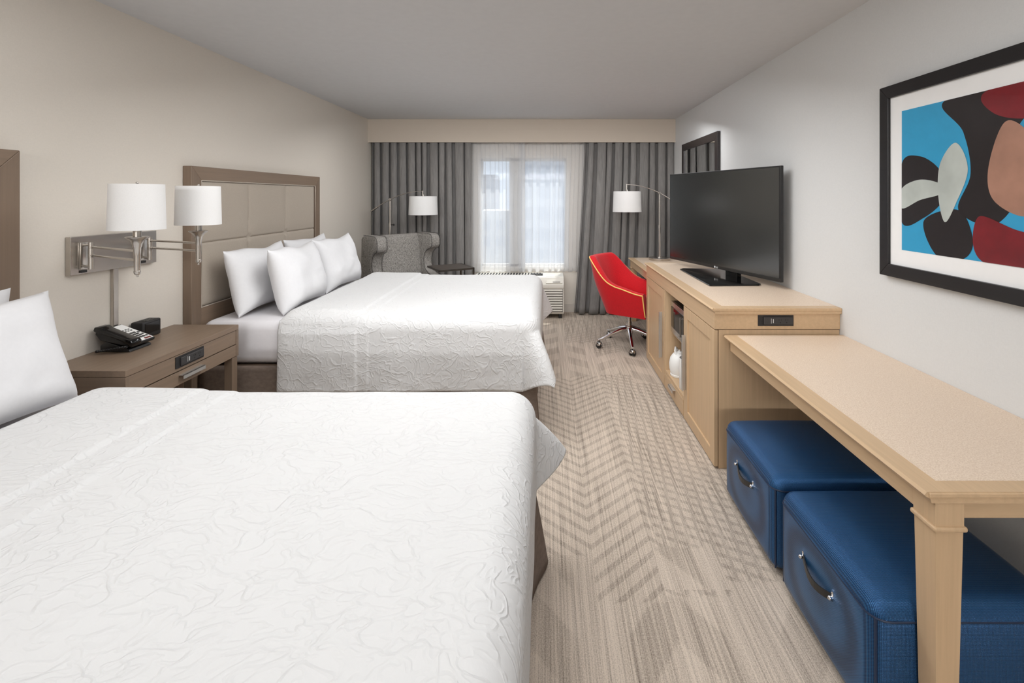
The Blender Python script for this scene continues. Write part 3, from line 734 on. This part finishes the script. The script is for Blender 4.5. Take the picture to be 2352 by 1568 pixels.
# ------------------------------------------------------------------ wingback armchair (local: faces -Y)
t = thing('armchair', 'grey tweed wingback armchair in the far left corner beside the drape', 'armchair', (-1.45, 5.05, 0), math.radians(49), None, True)
W2 = 0.305
b = MB()
def bk(u, v):
    # closed back cushion loop: u around thickness, v up; built as rounded slab leaning back
    pass
b.prism([(0.22, 0.30), (0.10, 0.30), (0.17, 0.70), (0.225, 1.01), (0.25, 1.045), (0.30, 1.05), (0.335, 1.02), (0.33, 0.70)], 0, -W2+0.03, W2-0.03, 0.025, 3)
b.obj('back', M['tweed'], t, smooth=50)
prof = [(0.33, 0.14), (0.36, 0.70), (0.355, 1.03), (0.30, 1.055), (0.05, 1.052), (0.012, 1.035), (-0.005, 0.995), (-0.005, 0.925), (0.015, 0.895), (0.07, 0.875), (0.11, 0.835), (0.125, 0.77), (0.12, 0.71), (0.09, 0.655), (0.03, 0.615), (-0.12, 0.585), (-0.30, 0.575), (-0.36, 0.55), (-0.37, 0.48), (-0.35, 0.14)]
for s_ in (-1, 1):
    b = MB(); b.prism(prof, 0, s_*(W2-0.06), s_*(W2+0.06), 0.028, 4)
    # splay the wings outward
    for v in b.bm.verts:
        k = ss(v.co.y, 0.30, -0.1)
        up = ss(v.co.z, 0.55, 1.0)
        v.co.x += s_*(0.022*ss(-v.co.y, -0.25, 0.05)*up)
    wg = b.obj('wing', M['tweed'], t, smooth=50)
    for dx in (-0.06, 0.06):
        pts = []
        P = prof[3:17]
        for i in range(len(P)-1):
            for q in range(6):
                f = q/6; y = P[i][0]*(1-f)+P[i+1][0]*f; z = P[i][1]*(1-f)+P[i+1][1]*f
                up = ss(z, 0.55, 1.0); x = s_*W2+dx*0.93+s_*0.022*ss(-y, -0.25, 0.05)*up
                pts.append((x, y-0.001, z+0.001))
        MB().tube(pts, 0.003, 6).obj('piping', plain('dark_piping', (74, 70, 68), 0.8) if 'pip' not in M else M['pip'], wg, smooth=True)
b = MB(); b.box(-W2+0.05, W2-0.05, -0.36, 0.16, 0.30, 0.46, 0.04, 4); b.obj('seat_cushion', M['tweed'], t, smooth=60)
b = MB(); b.box(-W2+0.05, W2-0.05, -0.34, 0.28, 0.15, 0.295, 0.01); b.obj('seat_base', M['tweed'], t)
for x in (-0.25, 0.25):
    for y in (-0.30, 0.28): MB().cyl((x, y, 0.001), (x, y, 0.15), 0.014, 0.022).obj('leg', M['darktop'], t)

# ------------------------------------------------------------------ side table
t = thing('side_table', 'small dark metal side table beside the grey armchair', 'side table', (-1.016, 5.008, 0), math.radians(31.0), None, True)
a = 0.19; zt = 0.725
MB().box(-a+0.008, a-0.008, -a+0.008, a-0.008, zt-0.010, zt, 0.001).obj('table_top', M['darktop'], t)
b = MB()
for x0, x1, y0, y1 in [(-a, a, -a, -a+0.016), (-a, a, a-0.016, a), (-a, -a+0.016, -a, a), (a-0.016, a, -a, a)]: b.box(x0, x1, y0, y1, zt-0.018, zt+0.001, 0.001)
b.obj('top_rim', M['steel'], t)
for x, y in ((a-0.016, -a), (a-0.016, a-0.016), ):
    MB().box(x, x+0.016, y, y+0.016, 0.014, zt-0.018).obj('leg', M['steel'], t)
b = MB(); b.box(a-0.016, a, -a, a, 0.001, 0.014); b.box(-a, a, -a, -a+0.016, 0.001, 0.014); b.box(-a, a, a-0.016, a, 0.001, 0.014); b.obj('floor_rail', M['steel'], t)

# ------------------------------------------------------------------ media cabinet
CY0, CY1, CX, CT = 2.556, 4.318, 0.89, 0.862
t = thing('media_cabinet', 'blond wood media cabinet under the television with open microwave niche', 'cabinet', ((CX+XR)/2, (CY0+CY1)/2, 0))
def slab(x0, y0, y1, zt, m_edge, m_top, th=0.03, ov=0.0):
    # worktop with a bevelled wood edge and a speckled inset
    b = MB()
    b.prism([(x0, zt-0.008), (x0+0.006, zt), (XR-0.001, zt), (XR-0.001, zt-th), (x0+0.018, zt-th), (x0+0.014, zt-th+0.012), (x0+0.004, zt-th+0.016)], 1, y0+0.004, y1, 0)
    b.box(x0+0.01, XR-0.001, y0, y0+0.02, zt-th+0.014, zt-0.001, 0.003); b.box(x0+0.02, XR-0.001, y0+0.012, y0+0.03, zt-th, zt-th+0.016)
    return b
e = slab(0.872, 2.537, 4.322, CT, None, None).obj('top', M['woodY'], t)
MB().box(0.872+0.07, XR-0.002, 2.537+0.055, 4.30, CT-0.001, CT+0.0008).obj('top_inset', M['lam'], e)
zf = 0.746
b = MB(); b.box(CX, XR-0.001, CY0, CY0+0.02, zf, CT-0.0305, 0.001); b.box(CX, CX+0.02, CY0+0.021, CY1, zf, CT-0.0305, 0.001); b.obj('frieze', M['woodY'], t)
MB().box(CX+0.024, XR-0.001, CY0+0.004, CY0+0.024, 0.001, zf-0.004, 0.001).obj('side_panel', M['wood'], t)
MB().box(CX+0.024, XR-0.001, CY1-0.02, CY1, 0.001, zf-0.004, 0.001).obj('side_panel', M['wood'], t)
MB().box(CX+0.003, XR-0.03, 3.128, 3.146, 0.001, zf-0.004, 0.001).obj('divider', M['wood'], t)
MB().box(CX+0.003, XR-0.03, 3.635, 3.665, 0.001, zf-0.004, 0.001).obj('divider', M['wood'], t)
MB().box(XR-0.03, XR-0.012, CY0+0.03, CY1-0.03, 0.001, zf-0.004).obj('back_panel', M['wood'], t)
MB().box(CX+0.004, XR-0.03, 3.147, 3.634, 0.122, 0.142, 0.001).obj('shelf', M['woodY'], t)
MB().box(CX+0.05, XR-0.03, 3.147, 3.634, 0.425, 0.440, 0.001).obj('shelf', M['woodY'], t)
MB().box(CX+0.03, XR-0.03, 3.147, 3.634, zf-0.02, zf-0.004).obj('niche_ceiling', M['woodY'], t)
def door(y0, y1, hy):
    z0, z1 = 0.012, zf-0.006; fw = 0.068
    b = MB(); x = CX
    b.box(x, x+0.020, y0, y0+fw, z0, z1, 0.0012); b.box(x, x+0.020, y1-fw, y1, z0, z1, 0.0012)
    b.box(x, x+0.020, y0+fw, y1-fw, z0, z0+fw, 0.0012); b.box(x, x+0.020, y0+fw, y1-fw, z1-fw, z1, 0.0012)
    b.box(x+0.010, x+0.018, y0+fw-0.004, y1-fw+0.004, z0+fw-0.004, z1-fw+0.004)
    d = b.obj('door', M['wood'], t)
    b = MB(); b.box(x-0.026, x-0.022, hy-0.012, hy+0.012, 0.205, 0.56, 0.001); b.box(x-0.026, x, hy+0.008, hy+0.012, 0.205, 0.56, 0.001); b.obj('door_handle', M['alu'], d)
door(CY0+0.004, 3.124, 3.085)
door(3.668, CY1-0.002, 3.715)
b = MB(); b.box(CX, CX+0.018, 3.149, 3.633, 0.012, 0.120, 0.001); d = b.obj('drawer', M['woodY'], t)
b = MB(); b.box(CX-0.025, CX-0.021, 3.33, 3.45, 0.085, 0.108, 0.001); b.box(CX-0.025, CX, 3.33, 3.45, 0.104, 0.108, 0.001); b.obj('drawer_handle', M['alu'], d)
outlet(t, (1.216, CY0, 0.793), (1, 0, 0), (0, 0, 1), (0, -1, 0), 0.19, 0.058)
# microwave
t = thing('microwave', 'stainless microwave oven on the upper shelf of the cabinet niche', 'microwave', (1.12, 3.39, 0.441))
MX, m0, m1, mz0, mz1 = 0.925, 3.165, 3.60, 0.4415, 0.675
MB().box(MX+0.02, MX+0.36, m0, m1, mz0+0.008, mz1, 0.004).obj('oven_case', M['black'], t)
b = MB(); b.box(MX, MX+0.02, m0, m1, mz0+0.004, mz0+0.045, 0.002); b.box(MX, MX+0.02, m0, m1, mz1-0.035, mz1, 0.002); b.box(MX+0.004, MX+0.02, m0, m1, mz0+0.04, mz1-0.03); b.obj('oven_front', M['inox'], t)
MB().box(MX-0.001, MX+0.005, m0+0.10, m1-0.012, mz0+0.048, mz1-0.038, 0.001).obj('oven_window', M['gloss'], t)
MB().box(MX-0.001, MX+0.005, m0+0.008, m0+0.09, mz0+0.048, mz1-0.038, 0.001).obj('control_panel', M['black'], t)
b = MB(); b.cyl((MX-0.022, m0+0.095, mz0+0.055), (MX-0.022, m0+0.095, mz1-0.045), 0.006); b.cyl((MX-0.022, m0+0.095, mz0+0.065), (MX, m0+0.095, mz0+0.065), 0.004); b.cyl((MX-0.022, m0+0.095, mz1-0.055), (MX, m0+0.095, mz1-0.055), 0.004); b.obj('oven_handle', M['inox'], t, smooth=True)
for y in (m0+0.04, m1-0.04):
    for x in (MX+0.06, MX+0.32): MB().cyl((x, y, 0.4402), (x, y, mz0+0.009), 0.012).obj('foot', M['black'], t)
# ice bucket and jug
t = thing('ice_bucket', 'open white cylindrical ice bucket on the lower niche shelf, partly behind the door handle', 'ice bucket', (0.966, 3.27, 0.1425))
c = (0.966, 3.27, 0.1425)
MB().lathe([(0.0, 0.0), (0.062, 0.0), (0.065, 0.004), (0.067, 0.205), (0.066, 0.210), (0.063, 0.210), (0.0625, 0.19)], c, 40).obj('bucket', M['white'], t, smooth=45)
MB().lathe([(0.0625, 0.20), (0.061, 0.02), (0.0, 0.02), (0.0, 0.018), (0.0620, 0.018)], c, 40).obj('liner', plain('grey_liner', (150, 150, 152), 0.4), t, smooth=45)
t = thing('jug', 'rounded white jug with lid behind the ice bucket on the lower niche shelf', 'jug', (0.967, 3.515, 0.1425))
c = (0.967, 3.515, 0.1425)
MB().lathe([(0.0, 0.0), (0.062, 0.0), (0.066, 0.006), (0.066, 0.016), (0.063, 0.018), (0.072, 0.05), (0.074, 0.09), (0.066, 0.13), (0.048, 0.158), (0.030, 0.166), (0.0, 0.168)], c, 40).obj('jug_body', M['white'], t, smooth=50)
b = MB(); b.tube([(c[0]-0.03, c[1]-0.02, c[2]+0.160), (c[0]-0.035, c[1]-0.01, c[2]+0.185), (c[0]-0.02, c[1]+0.03, c[2]+0.197), (c[0], c[1]+0.062, c[2]+0.18), (c[0], c[1]+0.068, c[2]+0.12)], 0.007, 8); b.obj('jug_handle', M['white'], t, smooth=True)
MB().lathe([(0.032, 0.164), (0.031, 0.172), (0.008, 0.178), (0.008, 0.188), (0.0, 0.189)], c, 28).obj('lid', M['white'], t, smooth=40)

# ------------------------------------------------------------------ television
tl_, tr_ = Vector((1.080, 4.235)), Vector((1.478, 3.035))
cen = (tl_+tr_)/2; dirv = (tr_-tl_); wid = dirv.length; ang = math.atan2(dirv.y, dirv.x)
t = thing('television', 'large black flat-screen television on a glossy stand on the media cabinet', 'television', (cen.x, cen.y, CT), ang, None, True)
h0, h1 = 0.047, 0.790
# local x runs along the screen, screen faces -Y local
b = MB(); b.box(-wid/2, wid/2, 0.0, 0.022, h0, h1, 0.003)
b.box(-wid*0.34, wid*0.34, 0.02, 0.052, h0+0.05, h0+0.45, 0.015, 3)
b.obj('tv_body', M['black'], t)
MB().box(-wid/2+0.010, wid/2-0.014, -0.0012, 0.002, h0+0.024, h1-0.011).obj('screen', M['screen'], t)
MB().box(-wid/2+0.003, wid/2-0.003, -0.0018, 0.001, h0+0.002, h0+0.022, 0.0005).obj('bezel', plain('graphite_bezel', (62, 60, 58), 0.3, 0.5), t)
tx = bpy.data.curves.new('logo_text', 'FONT'); tx.body = 'LG'; tx.size = 0.017; tx.extrude = 0.0004; tx.align_x = 'CENTER'
tmp = bpy.data.objects.new('tmp_text', tx); COL.objects.link(tmp)
dg = bpy.context.evaluated_depsgraph_get(); me = bpy.data.meshes.new_from_object(tmp.evaluated_get(dg))
bpy.data.objects.remove(tmp); bpy.data.curves.remove(tx)
me.materials.clear(); me.materials.append(M['white'])
b = MB(); bt = bmesh.new(); bt.from_mesh(me); bpy.data.meshes.remove(me)
b.add(bt, Matrix.Translation((0.012, -0.0022, h0+0.006)) @ Matrix.Rotation(PI/2, 4, 'X'))
b.ball((-0.014, -0.0022, h0+0.012), 0.0075, (1, 0.1, 1))
b.obj('logo', M['white'], t)
bx_, by_ = 1.247, 3.515
inv = (Matrix.Translation((cen.x, cen.y, 0)) @ Matrix.Rotation(ang, 4, 'Z')).inverted()
b = MB(); b.prism([(1.066, 3.155), (1.066, 3.86), (1.10, 3.90), (1.40, 3.86), (1.425, 3.82), (1.425, 3.20), (1.40, 3.17)], 2, 0.0015, 0.012, 0.004)
for v in b.bm.verts: v.co = inv @ v.co
b.obj('stand_base', M['gloss'], t)
b = MB(); b.box(0.10, 0.22, 0.003, 0.045, 0.010, 0.10, 0.004)
b.obj('stand_neck', M['gloss'], t)

# ------------------------------------------------------------------ desks
def desk(label, x0, y0, y1, zt, near_leg, far_leg, hgt_ap, x_ap):
    t = thing('desk', label, 'desk', ((x0+XR)/2, (y0+y1)/2, 0))
    e = slab(x0, y0, y1, zt, None, None, 0.028).obj('top', M['woodY'], t)
    MB().box(x0+0.065, XR-0.002, y0+0.05, y1-0.012, zt-0.001, zt+0.0008).obj('top_inset', M['lam'], e)
    xa = x0+x_ap
    ly0 = y0+0.022 if near_leg else y0+0.002
    MB().box(xa+0.004, xa+0.024, y0+0.03, y1-0.002 if not far_leg else y1-0.03, zt-0.028-hgt_ap, zt-0.0285, 0.001).obj('front_apron', M['woodY'], t)
    if near_leg: MB().box(xa+0.03, XR-0.002, y0+0.032, y0+0.052, zt-0.028-hgt_ap, zt-0.0285, 0.001).obj('side_apron', M['woodX'], t)
    def leg(lx, ly):
        b = MB(); w0 = 0.072; zc = zt-0.028-hgt_ap-0.012
        prof = [(w0/2, zt-0.0286), (w0/2, zc+0.012)]
        b.box(lx, lx+w0, ly, ly+w0, zc-0.0, zt-0.0286, 0.001)
        bb = bmesh.new(); bmesh.ops.create_cone(bb, cap_ends=True, segments=4, radius1=0.036*math.sqrt(2)*0.92/1.3, radius2=0.0345*math.sqrt(2), depth=zc-0.001)
        b.add(bb, Matrix.Translation((lx+w0/2, ly+w0/2, (zc+0.001)/2)) @ Matrix.Rotation(PI/4, 4, 'Z'))
        lg = b.obj('leg', M['wood'], t)
        MB().box(lx-0.006, lx+w0+0.006, ly-0.006, ly+w0+0.006, zc-0.006, zc+0.007, 0.005, 3).obj('leg_collar', M['wood'], lg)
    if near_leg: leg(xa, y0+0.008); leg(XR-0.10, y0+0.008)
    if far_leg: leg(xa, y1-0.09); leg(XR-0.10, y1-0.09)
    return t
desk('long low blond wood desk in the right foreground with two blue ottomans under it', 0.930, 1.178, 2.530, 0.723, True, False, 0.055, 0.030)
desk('blond wood writing desk beyond the media cabinet, with the red chair at it', 0.955, 4.326, 5.68, 0.735, False, True, 0.07, 0.02)

# ------------------------------------------------------------------ desk lamp
DX, DY, DZ = 1.275, 5.46, 0.7365
t = thing('desk_lamp', 'nickel table lamp with arched arm and white drum shade on the far desk', 'lamp', (DX, DY, DZ))
top = arc_lamp(t, DX, DY, 1.500, -1, 0, None)
b = MB(); b.cyl((DX, DY, DZ+0.02), (DX, DY, 1.13), 0.0135); b.cyl((DX, DY, 1.12), (DX, DY, 1.46), 0.0105); b.cyl((DX, DY, 1.10), (DX, DY, 1.135), 0.016); b.obj('pole', M['nickel'], t, smooth=True)
MB().lathe([(0.0, 0.0), (0.118, 0.0), (0.12, 0.003), (0.12, 0.026), (0.116, 0.030), (0.03, 0.031), (0.028, 0.037), (0.0, 0.037)], (DX, DY, DZ), 48).obj('lamp_base', M['nickel'], t, smooth=35)
b = MB(); b.cyl((top[0], DY, 1.515), (top[0], DY, top[1]+0.006), 0.007); b.obj('shade_hanger', M['nickel'], t, smooth=True)
drum(t, top[0]+0.005, DY, 1.285, 1.518, 0.163, 0.154)

# ------------------------------------------------------------------ red desk chair (local: faces -Y)
t = thing('desk_chair', 'red upholstered swivel chair with yellow piping and chrome base at the far desk', 'chair', (0.797, 4.69, 0), math.radians(54), None, True)
def plan(s_, grow):
    # s_ 0..1 from right arm front around the back to left arm front
    hw, fy, cy = 0.285+grow, -0.27, 0.02; by = 0.27+grow
    La = cy-fy; Lb = PI*0.5*(hw+(by-cy)); T = 2*La+Lb; d = s_*T
    if d < La: return Vector((hw, fy+d, 0)), Vector((1, 0, 0))
    if d > La+Lb: return Vector((-hw, cy-(d-La-Lb), 0)), Vector((-1, 0, 0))
    a = (d-La)/Lb*PI
    ex = 0.75
    c_, s2 = math.cos(a), math.sin(a)
    p = Vector((hw*math.copysign(abs(c_)**ex, c_), cy+(by-cy)*abs(s2)**ex, 0))
    nrm = Vector((c_/hw, s2/(by-cy), 0)).normalized(); return p, nrm
def rim(s_):
    k = abs(s_-0.5)*2
    return 0.560+0.245*(1-ss(k, 0.24, 0.64))+0.055*(1-ss(k, 0.55, 1.0))
def shell_pt(s_, q):
    # q runs outer bottom -> outer rim -> inner rim -> inner bottom
    p, nr = plan(s_, 0.0); h = rim(s_); k = abs(s_-0.5)*2; lean = 0.10*(1-ss(k, 0.25, 0.75))
    z0 = 0.335
    def out(z):
        f = (z-z0)/(0.9-z0); return -0.075*(1-min(1, f*1.6))**1.6+0.02*f
    if q < 0.45:
        f = q/0.45; z = z0+(h-z0)*f; off = out(z)
    elif q < 0.6:
        f = (q-0.45)/0.15; a = f*PI; z = h+0.014*math.sin(a); off = out(h)-0.065*(1-math.cos(a))/2
    else:
        f = (q-0.6)/0.4; z = h-(h-0.42)*f; off = out(z)-0.065-0.03*math.sin(f*PI)*0.6
    pos = p+nr*off; pos.z = z; pos.y += lean*(max(0, z-0.42)/0.48)**1.15*0.9
    return pos
b = MB(); b.grid(shell_pt, 121, 45)
# close the arm fronts
for s_ in (0.0, 1.0):
    loop = [b.bm.verts.new(shell_pt(s_, j/44)) for j in range(45)]; b.bm.faces.new(loop)
bmesh.ops.remove_doubles(b.bm, verts=b.bm.verts, dist=1e-5)
sh = b.obj('tub_shell', M['red'], t, smooth=50, recalc=True)
pts = [shell_pt(0.0, j/20*0.45) for j in range(2, 20)]+[shell_pt(i/80, 0.455) for i in range(81)]+[shell_pt(1.0, 0.45-j/20*0.45) for j in range(1, 19)]
for i in range(len(pts)):
    pts[i] = pts[i].copy()
MB().tube(pts, 0.0055, 8).obj('piping', M['yellow'], sh, smooth=True)
b = MB(); b.box(-0.205, 0.205, -0.29, 0.13, 0.385, 0.475, 0.04, 4); b.obj('seat_cushion', M['red'], t, smooth=60)
b = MB(); b.box(-0.19, 0.19, -0.24, 0.16, 0.333, 0.39, 0.02, 3); b.obj('seat_pan', M['red'], t, smooth=60)
b = MB(); b.box(-0.09, 0.09, -0.09, 0.09, 0.318, 0.338, 0.004); b.obj('tilt_mechanism', M['black'], t)
b = MB(); b.tube([(0.05, -0.02, 0.335), (0.12, -0.10, 0.33), (0.15, -0.135, 0.315), (0.17, -0.15, 0.285), (0.18, -0.16, 0.262)], [0.004, 0.004, 0.004, 0.014, 0.010], 8); b.obj('lever', M['black'], t, smooth=True)
b = MB(); b.cyl((0, 0, 0.20), (0, 0, 0.325), 0.020); b.cyl((0, 0, 0.195), (0, 0, 0.235), 0.027); b.cyl((0, 0, 0.195), (0, 0, 0.20), 0.03)
b.obj('gas_column', M['chrome'], t, smooth=True)
b = MB(); b.lathe([(0.0, 0.085), (0.022, 0.085), (0.036, 0.11), (0.038, 0.195), (0.03, 0.198), (0.0, 0.198)], (0, 0, 0), 28); b.obj('hub', M['chrome'], t, smooth=40)
for k in range(5):
    a = math.radians(194+72*k)-math.radians(54); R = 0.31
    ca, sa = math.cos(a), math.sin(a)
    b = MB(); pts = [(0.025, 0.165, 0.020, 0.026), (0.10, 0.150, 0.019, 0.022), (0.20, 0.118, 0.017, 0.017), (0.285, 0.085, 0.015, 0.012), (0.325, 0.078, 0.014, 0.009)]
    bb = bmesh.new(); rings = []
    for (r_, z_, hw, hh) in pts:
        ring = []
        for q in range(12):
            th = 2*PI*q/12; lx = hw*math.cos(th); lz = hh*math.sin(th)
            ring.append(bb.verts.new((r_*ca-lx*sa, r_*sa+lx*ca, z_+lz)))
        rings.append(ring)
    for r0_, r1_ in zip(rings, rings[1:]):
        for q in range(12): bb.faces.new((r0_[q], r0_[(q+1) % 12], r1_[(q+1) % 12], r1_[q]))
    bb.faces.new(rings[0]); bb.faces.new(rings[-1]); bmesh.ops.recalc_face_normals(bb, faces=bb.faces); b.add(bb)
    lg = b.obj('base_leg', M['chrome'], t, smooth=50)
    cx, cy = R*ca, R*sa; sw = a+0.9; wx, wy = math.cos(sw), math.sin(sw)
    b = MB()
    for s_ in (-1, 1): b.cyl((cx+wx*s_*0.006, cy+wy*s_*0.006, 0.027), (cx+wx*s_*0.024, cy+wy*s_*0.024, 0.027), 0.026, 0.0255, 24)
    b.cyl((cx, cy, 0.03), (cx, cy, 0.072), 0.007)
    cs = b.obj('caster', M['black'], lg, smooth=40)
    b = MB(); b.lathe([(0.029, 0.03), (0.0295, 0.045), (0.024, 0.056), (0.01, 0.060), (0.0, 0.060)], (cx, cy, 0), 20); b.obj('caster_hood', M['chrome'], lg, smooth=40)

# ------------------------------------------------------------------ ottomans
def ottoman(y0, y1, label):
    x0, x1, z1 = 0.862, 1.385, 0.375
    t = thing('ottoman', label, 'ottoman', ((x0+x1)/2, (y0+y1)/2, 0), 0, 'blue cube ottomans under the desk')
    def rb(bev, puff):
        bb = bmesh.new(); bmesh.ops.create_cube(bb, size=1)
        bmesh.ops.bevel(bb, geom=bb.edges[:], offset=0.055, segments=5, affect='EDGES', profile=0.5)
        return bb
    b = MB(); b.box(x0, x1, y0, y1, 0.012, z1, 0.045, 6)
    bmesh.ops.subdivide_edges(b.bm, edges=[e for e in b.bm.edges if e.calc_length() > 0.2], cuts=10, use_grid_fill=True)
    cx, cy = (x0+x1)/2, (y0+y1)/2
    for v in b.bm.verts:
        u = (v.co.x-cx)/((x1-x0)/2); w_ = (v.co.y-cy)/((y1-y0)/2); h = (v.co.z-0.19)/0.185
        if v.co.z > z1-0.03: v.co.z += 0.012*(1-u*u)*(1-w_*w_)
        if abs(u) > 0.95: v.co.x += 0.006*math.copysign((1-w_*w_)*(1-h*h), u)
        if abs(w_) > 0.95: v.co.y += 0.006*math.copysign((1-u*u)*(1-h*h), w_)
    b.obj('ottoman_body', M['blue'], t, smooth=60)
    zs = z1-0.046; e = 0.0005; r = 0.045
    pts = []
    for (px, py, a0) in ((x1-r, y1-r, 0), (x0+r, y1-r, 90), (x0+r, y0+r, 180), (x1-r, y0+r, 270)):
        for k in range(5): a = math.radians(a0+22.5*k); pts.append((px+(r+e)*math.cos(a), py+(r+e)*math.sin(a), zs))
    b = MB(); b.tube(pts, 0.0035, 6, closed=True)
    q = 0.0125
    for (px, py) in ((x0+q, y0+q), (x0+q, y1-q), (x1-q, y0+q), (x1-q, y1-q)): b.tube([(px, py, 0.03), (px, py, zs)], 0.0035, 6)
    b.obj('seam_piping', M['seam'], t, smooth=True)
    ym = cy; hz = 0.245
    b = MB(); pts = []
    for k in range(13):
        f = k/12; pts.append((x0-0.004-0.017*math.sin(f*PI), ym-0.083+0.166*f, hz-0.018*math.sin(f*PI)))
    b.tube(pts, 0.01, 8, flat=(0.012, 0.003)) if False else None
    bb = bmesh.new(); rows_ = []
    for (px, py, pz) in pts: rows_.append([bb.verts.new((px-0.002, py, pz-0.011)), bb.verts.new((px-0.002, py, pz+0.011)), bb.verts.new((px+0.002, py, pz+0.011)), bb.verts.new((px+0.002, py, pz-0.011))])
    for r0_, r1_ in zip(rows_, rows_[1:]):
        for k in range(4): bb.faces.new((r0_[k], r0_[(k+1) % 4], r1_[(k+1) % 4], r1_[k]))
    bb.faces.new(rows_[0]); bb.faces.new(rows_[-1]); bmesh.ops.recalc_face_normals(bb, faces=bb.faces); b.add(bb)
    hd = b.obj('handle', M['leather'], t)
    for yy in (ym-0.083, ym+0.083):
        b = MB(); b.cyl((x0+0.002, yy, hz), (x0-0.012, yy, hz), 0.006); b.ball((x0-0.013, yy, hz), 0.0065); b.cyl((x0+0.0005, yy-0.0, hz-0.016), (x0-0.005, yy, hz+0.02), 0.004)
        b.obj('handle_stud', M['chrome'], hd, smooth=True)
ottoman(1.825, 2.34, 'blue woven cube ottoman nearest the media cabinet, under the desk')
ottoman(1.264, 1.785, 'blue woven cube ottoman nearest the camera, behind the desk leg')

# ------------------------------------------------------------------ mirror and framed picture on the right wall
def frame(t, nm, y0, y1, z0, z1, fw, depth, mat):
    xa, xb = XR-0.001, XR-depth
    for poly in ([(y0, z0), (y0, z1), (y0+fw, z1-fw), (y0+fw, z0+fw)], [(y1, z0), (y1, z1), (y1-fw, z1-fw), (y1-fw, z0+fw)],
                 [(y0, z1), (y1, z1), (y1-fw, z1-fw), (y0+fw, z1-fw)], [(y0, z0), (y1, z0), (y1-fw, z0+fw), (y0+fw, z0+fw)]):
        b = MB(); b.prism(poly, 0, xb, xa, 0.002); b.obj(nm, mat, t)
t = thing('wall_mirror', 'wall mirror in an espresso frame above the far desk, behind the television', 'mirror', (XR, 4.9, 1.0))
frame(t, 'frame_rail', 4.325, 5.48, 1.02, 2.05, 0.075, 0.028, M['frame_br'])
MB().box(XR-0.018, XR-0.002, 4.395, 5.41, 1.09, 1.98).obj('mirror_glass', M['mirror'], t)

t = thing('framed_picture', 'large black framed colour print with white mat on the right wall above the desk', 'picture', (XR, 1.6, 1.1))
fy0, fy1, fz0, fz1 = 0.93, 2.205, 1.097, 1.949
frame(t, 'frame_rail', fy0, fy1, fz0, fz1, 0.055, 0.034, M['frame_bk'])
MB().box(XR-0.022, XR-0.002, fy0+0.05, fy1-0.05, fz0+0.05, fz1-0.05).obj('mat_board', M['mat'], t)
# abstract print: layered colour fields (local s from far edge towards the camera 0..1, z 0..1)
py1, py0, pz0, pz1 = fy1-0.125, fy0+0.125, fz0+0.125, fz1-0.125
mats = [M['a_blue'], M['a_dark'], M['a_pale'], M['a_skin'], M['a_red']]
b = MB(); xs = XR-0.0225
b.mi = 0; b.box(xs-0.0006, xs, py0, py1, pz0, pz1)
lay = [0]
def shape(pts, mi):
    lay[0] += 1; x = xs-0.0006-0.00022*lay[0]
    bb = bmesh.new(); vs = []
    n_ = len(pts)
    for i in range(n_):                       # Catmull-Rom smoothing
        p0, p1, p2, p3 = pts[i-1], pts[i], pts[(i+1) % n_], pts[(i+2) % n_]
        for k in range(16):
            f = k/16; c = []
            for d in (0, 1): c.append(0.5*((2*p1[d])+(-p0[d]+p2[d])*f+(2*p0[d]-5*p1[d]+4*p2[d]-p3[d])*f*f+(-p0[d]+3*p1[d]-3*p2[d]+p3[d])*f**3))
            s_ = min(1, max(0, c[0])); z_ = min(1, max(0, c[1]))
            vs.append((x, py1-(py1-py0)*s_, pz0+(pz1-pz0)*z_))
    pv = [bb.verts.new(v) for v in vs]
    bmesh.ops.remove_doubles(bb, verts=bb.verts, dist=1e-5)
    bb.faces.new(bb.verts[:]) if False else None
    es = [bb.edges.new((bb.verts[i], bb.verts[(i+1) % len(bb.verts)])) for i in range(len(bb.verts))] if (bb.verts.ensure_lookup_table() or True) else []
    bmesh.ops.triangle_fill(bb, edges=es, use_beauty=True)
    for f in bb.faces:
        if f.normal.x > 0: f.normal_flip()
    b.mi = mi; b.add(bb)
shape([(0.22, 1.0), (0.30, 0.78), (0.33, 0.52), (0.28, 0.30), (0.42, 0.22), (0.52, 0.45), (0.50, 0.75), (0.62, 1.0)], 1)
shape([(0.0, 0.62), (0.10, 0.66), (0.20, 0.55), (0.22, 0.38), (0.12, 0.24), (0.0, 0.20)], 1)
shape([(0.0, 0.44), (0.10, 0.50), (0.21, 0.46), (0.20, 0.40), (0.10, 0.36), (0.0, 0.30)], 2)
shape([(0.12, 0.22), (0.28, 0.30), (0.34, 0.12), (0.30, 0.0), (0.18, 0.0)], 1)
shape([(0.20, 0.60), (0.27, 0.72), (0.32, 0.55), (0.27, 0.34), (0.22, 0.22), (0.19, 0.40)], 2)
shape([(0.46, 0.80), (0.55, 0.70), (0.62, 0.48), (0.54, 0.28), (0.42, 0.36), (0.40, 0.55)], 3)
shape([(0.36, 0.26), (0.50, 0.20), (0.66, 0.14), (0.72, 0.0), (0.38, 0.0)], 4)
shape([(0.40, 1.0), (0.42, 0.86), (0.56, 0.80), (0.74, 0.90), (0.78, 1.0)], 4)
shape([(0.62, 0.78), (0.78, 0.84), (0.95, 0.66), (0.92, 0.36), (0.74, 0.30), (0.66, 0.52)], 1)
b.obj('print', mats, t)
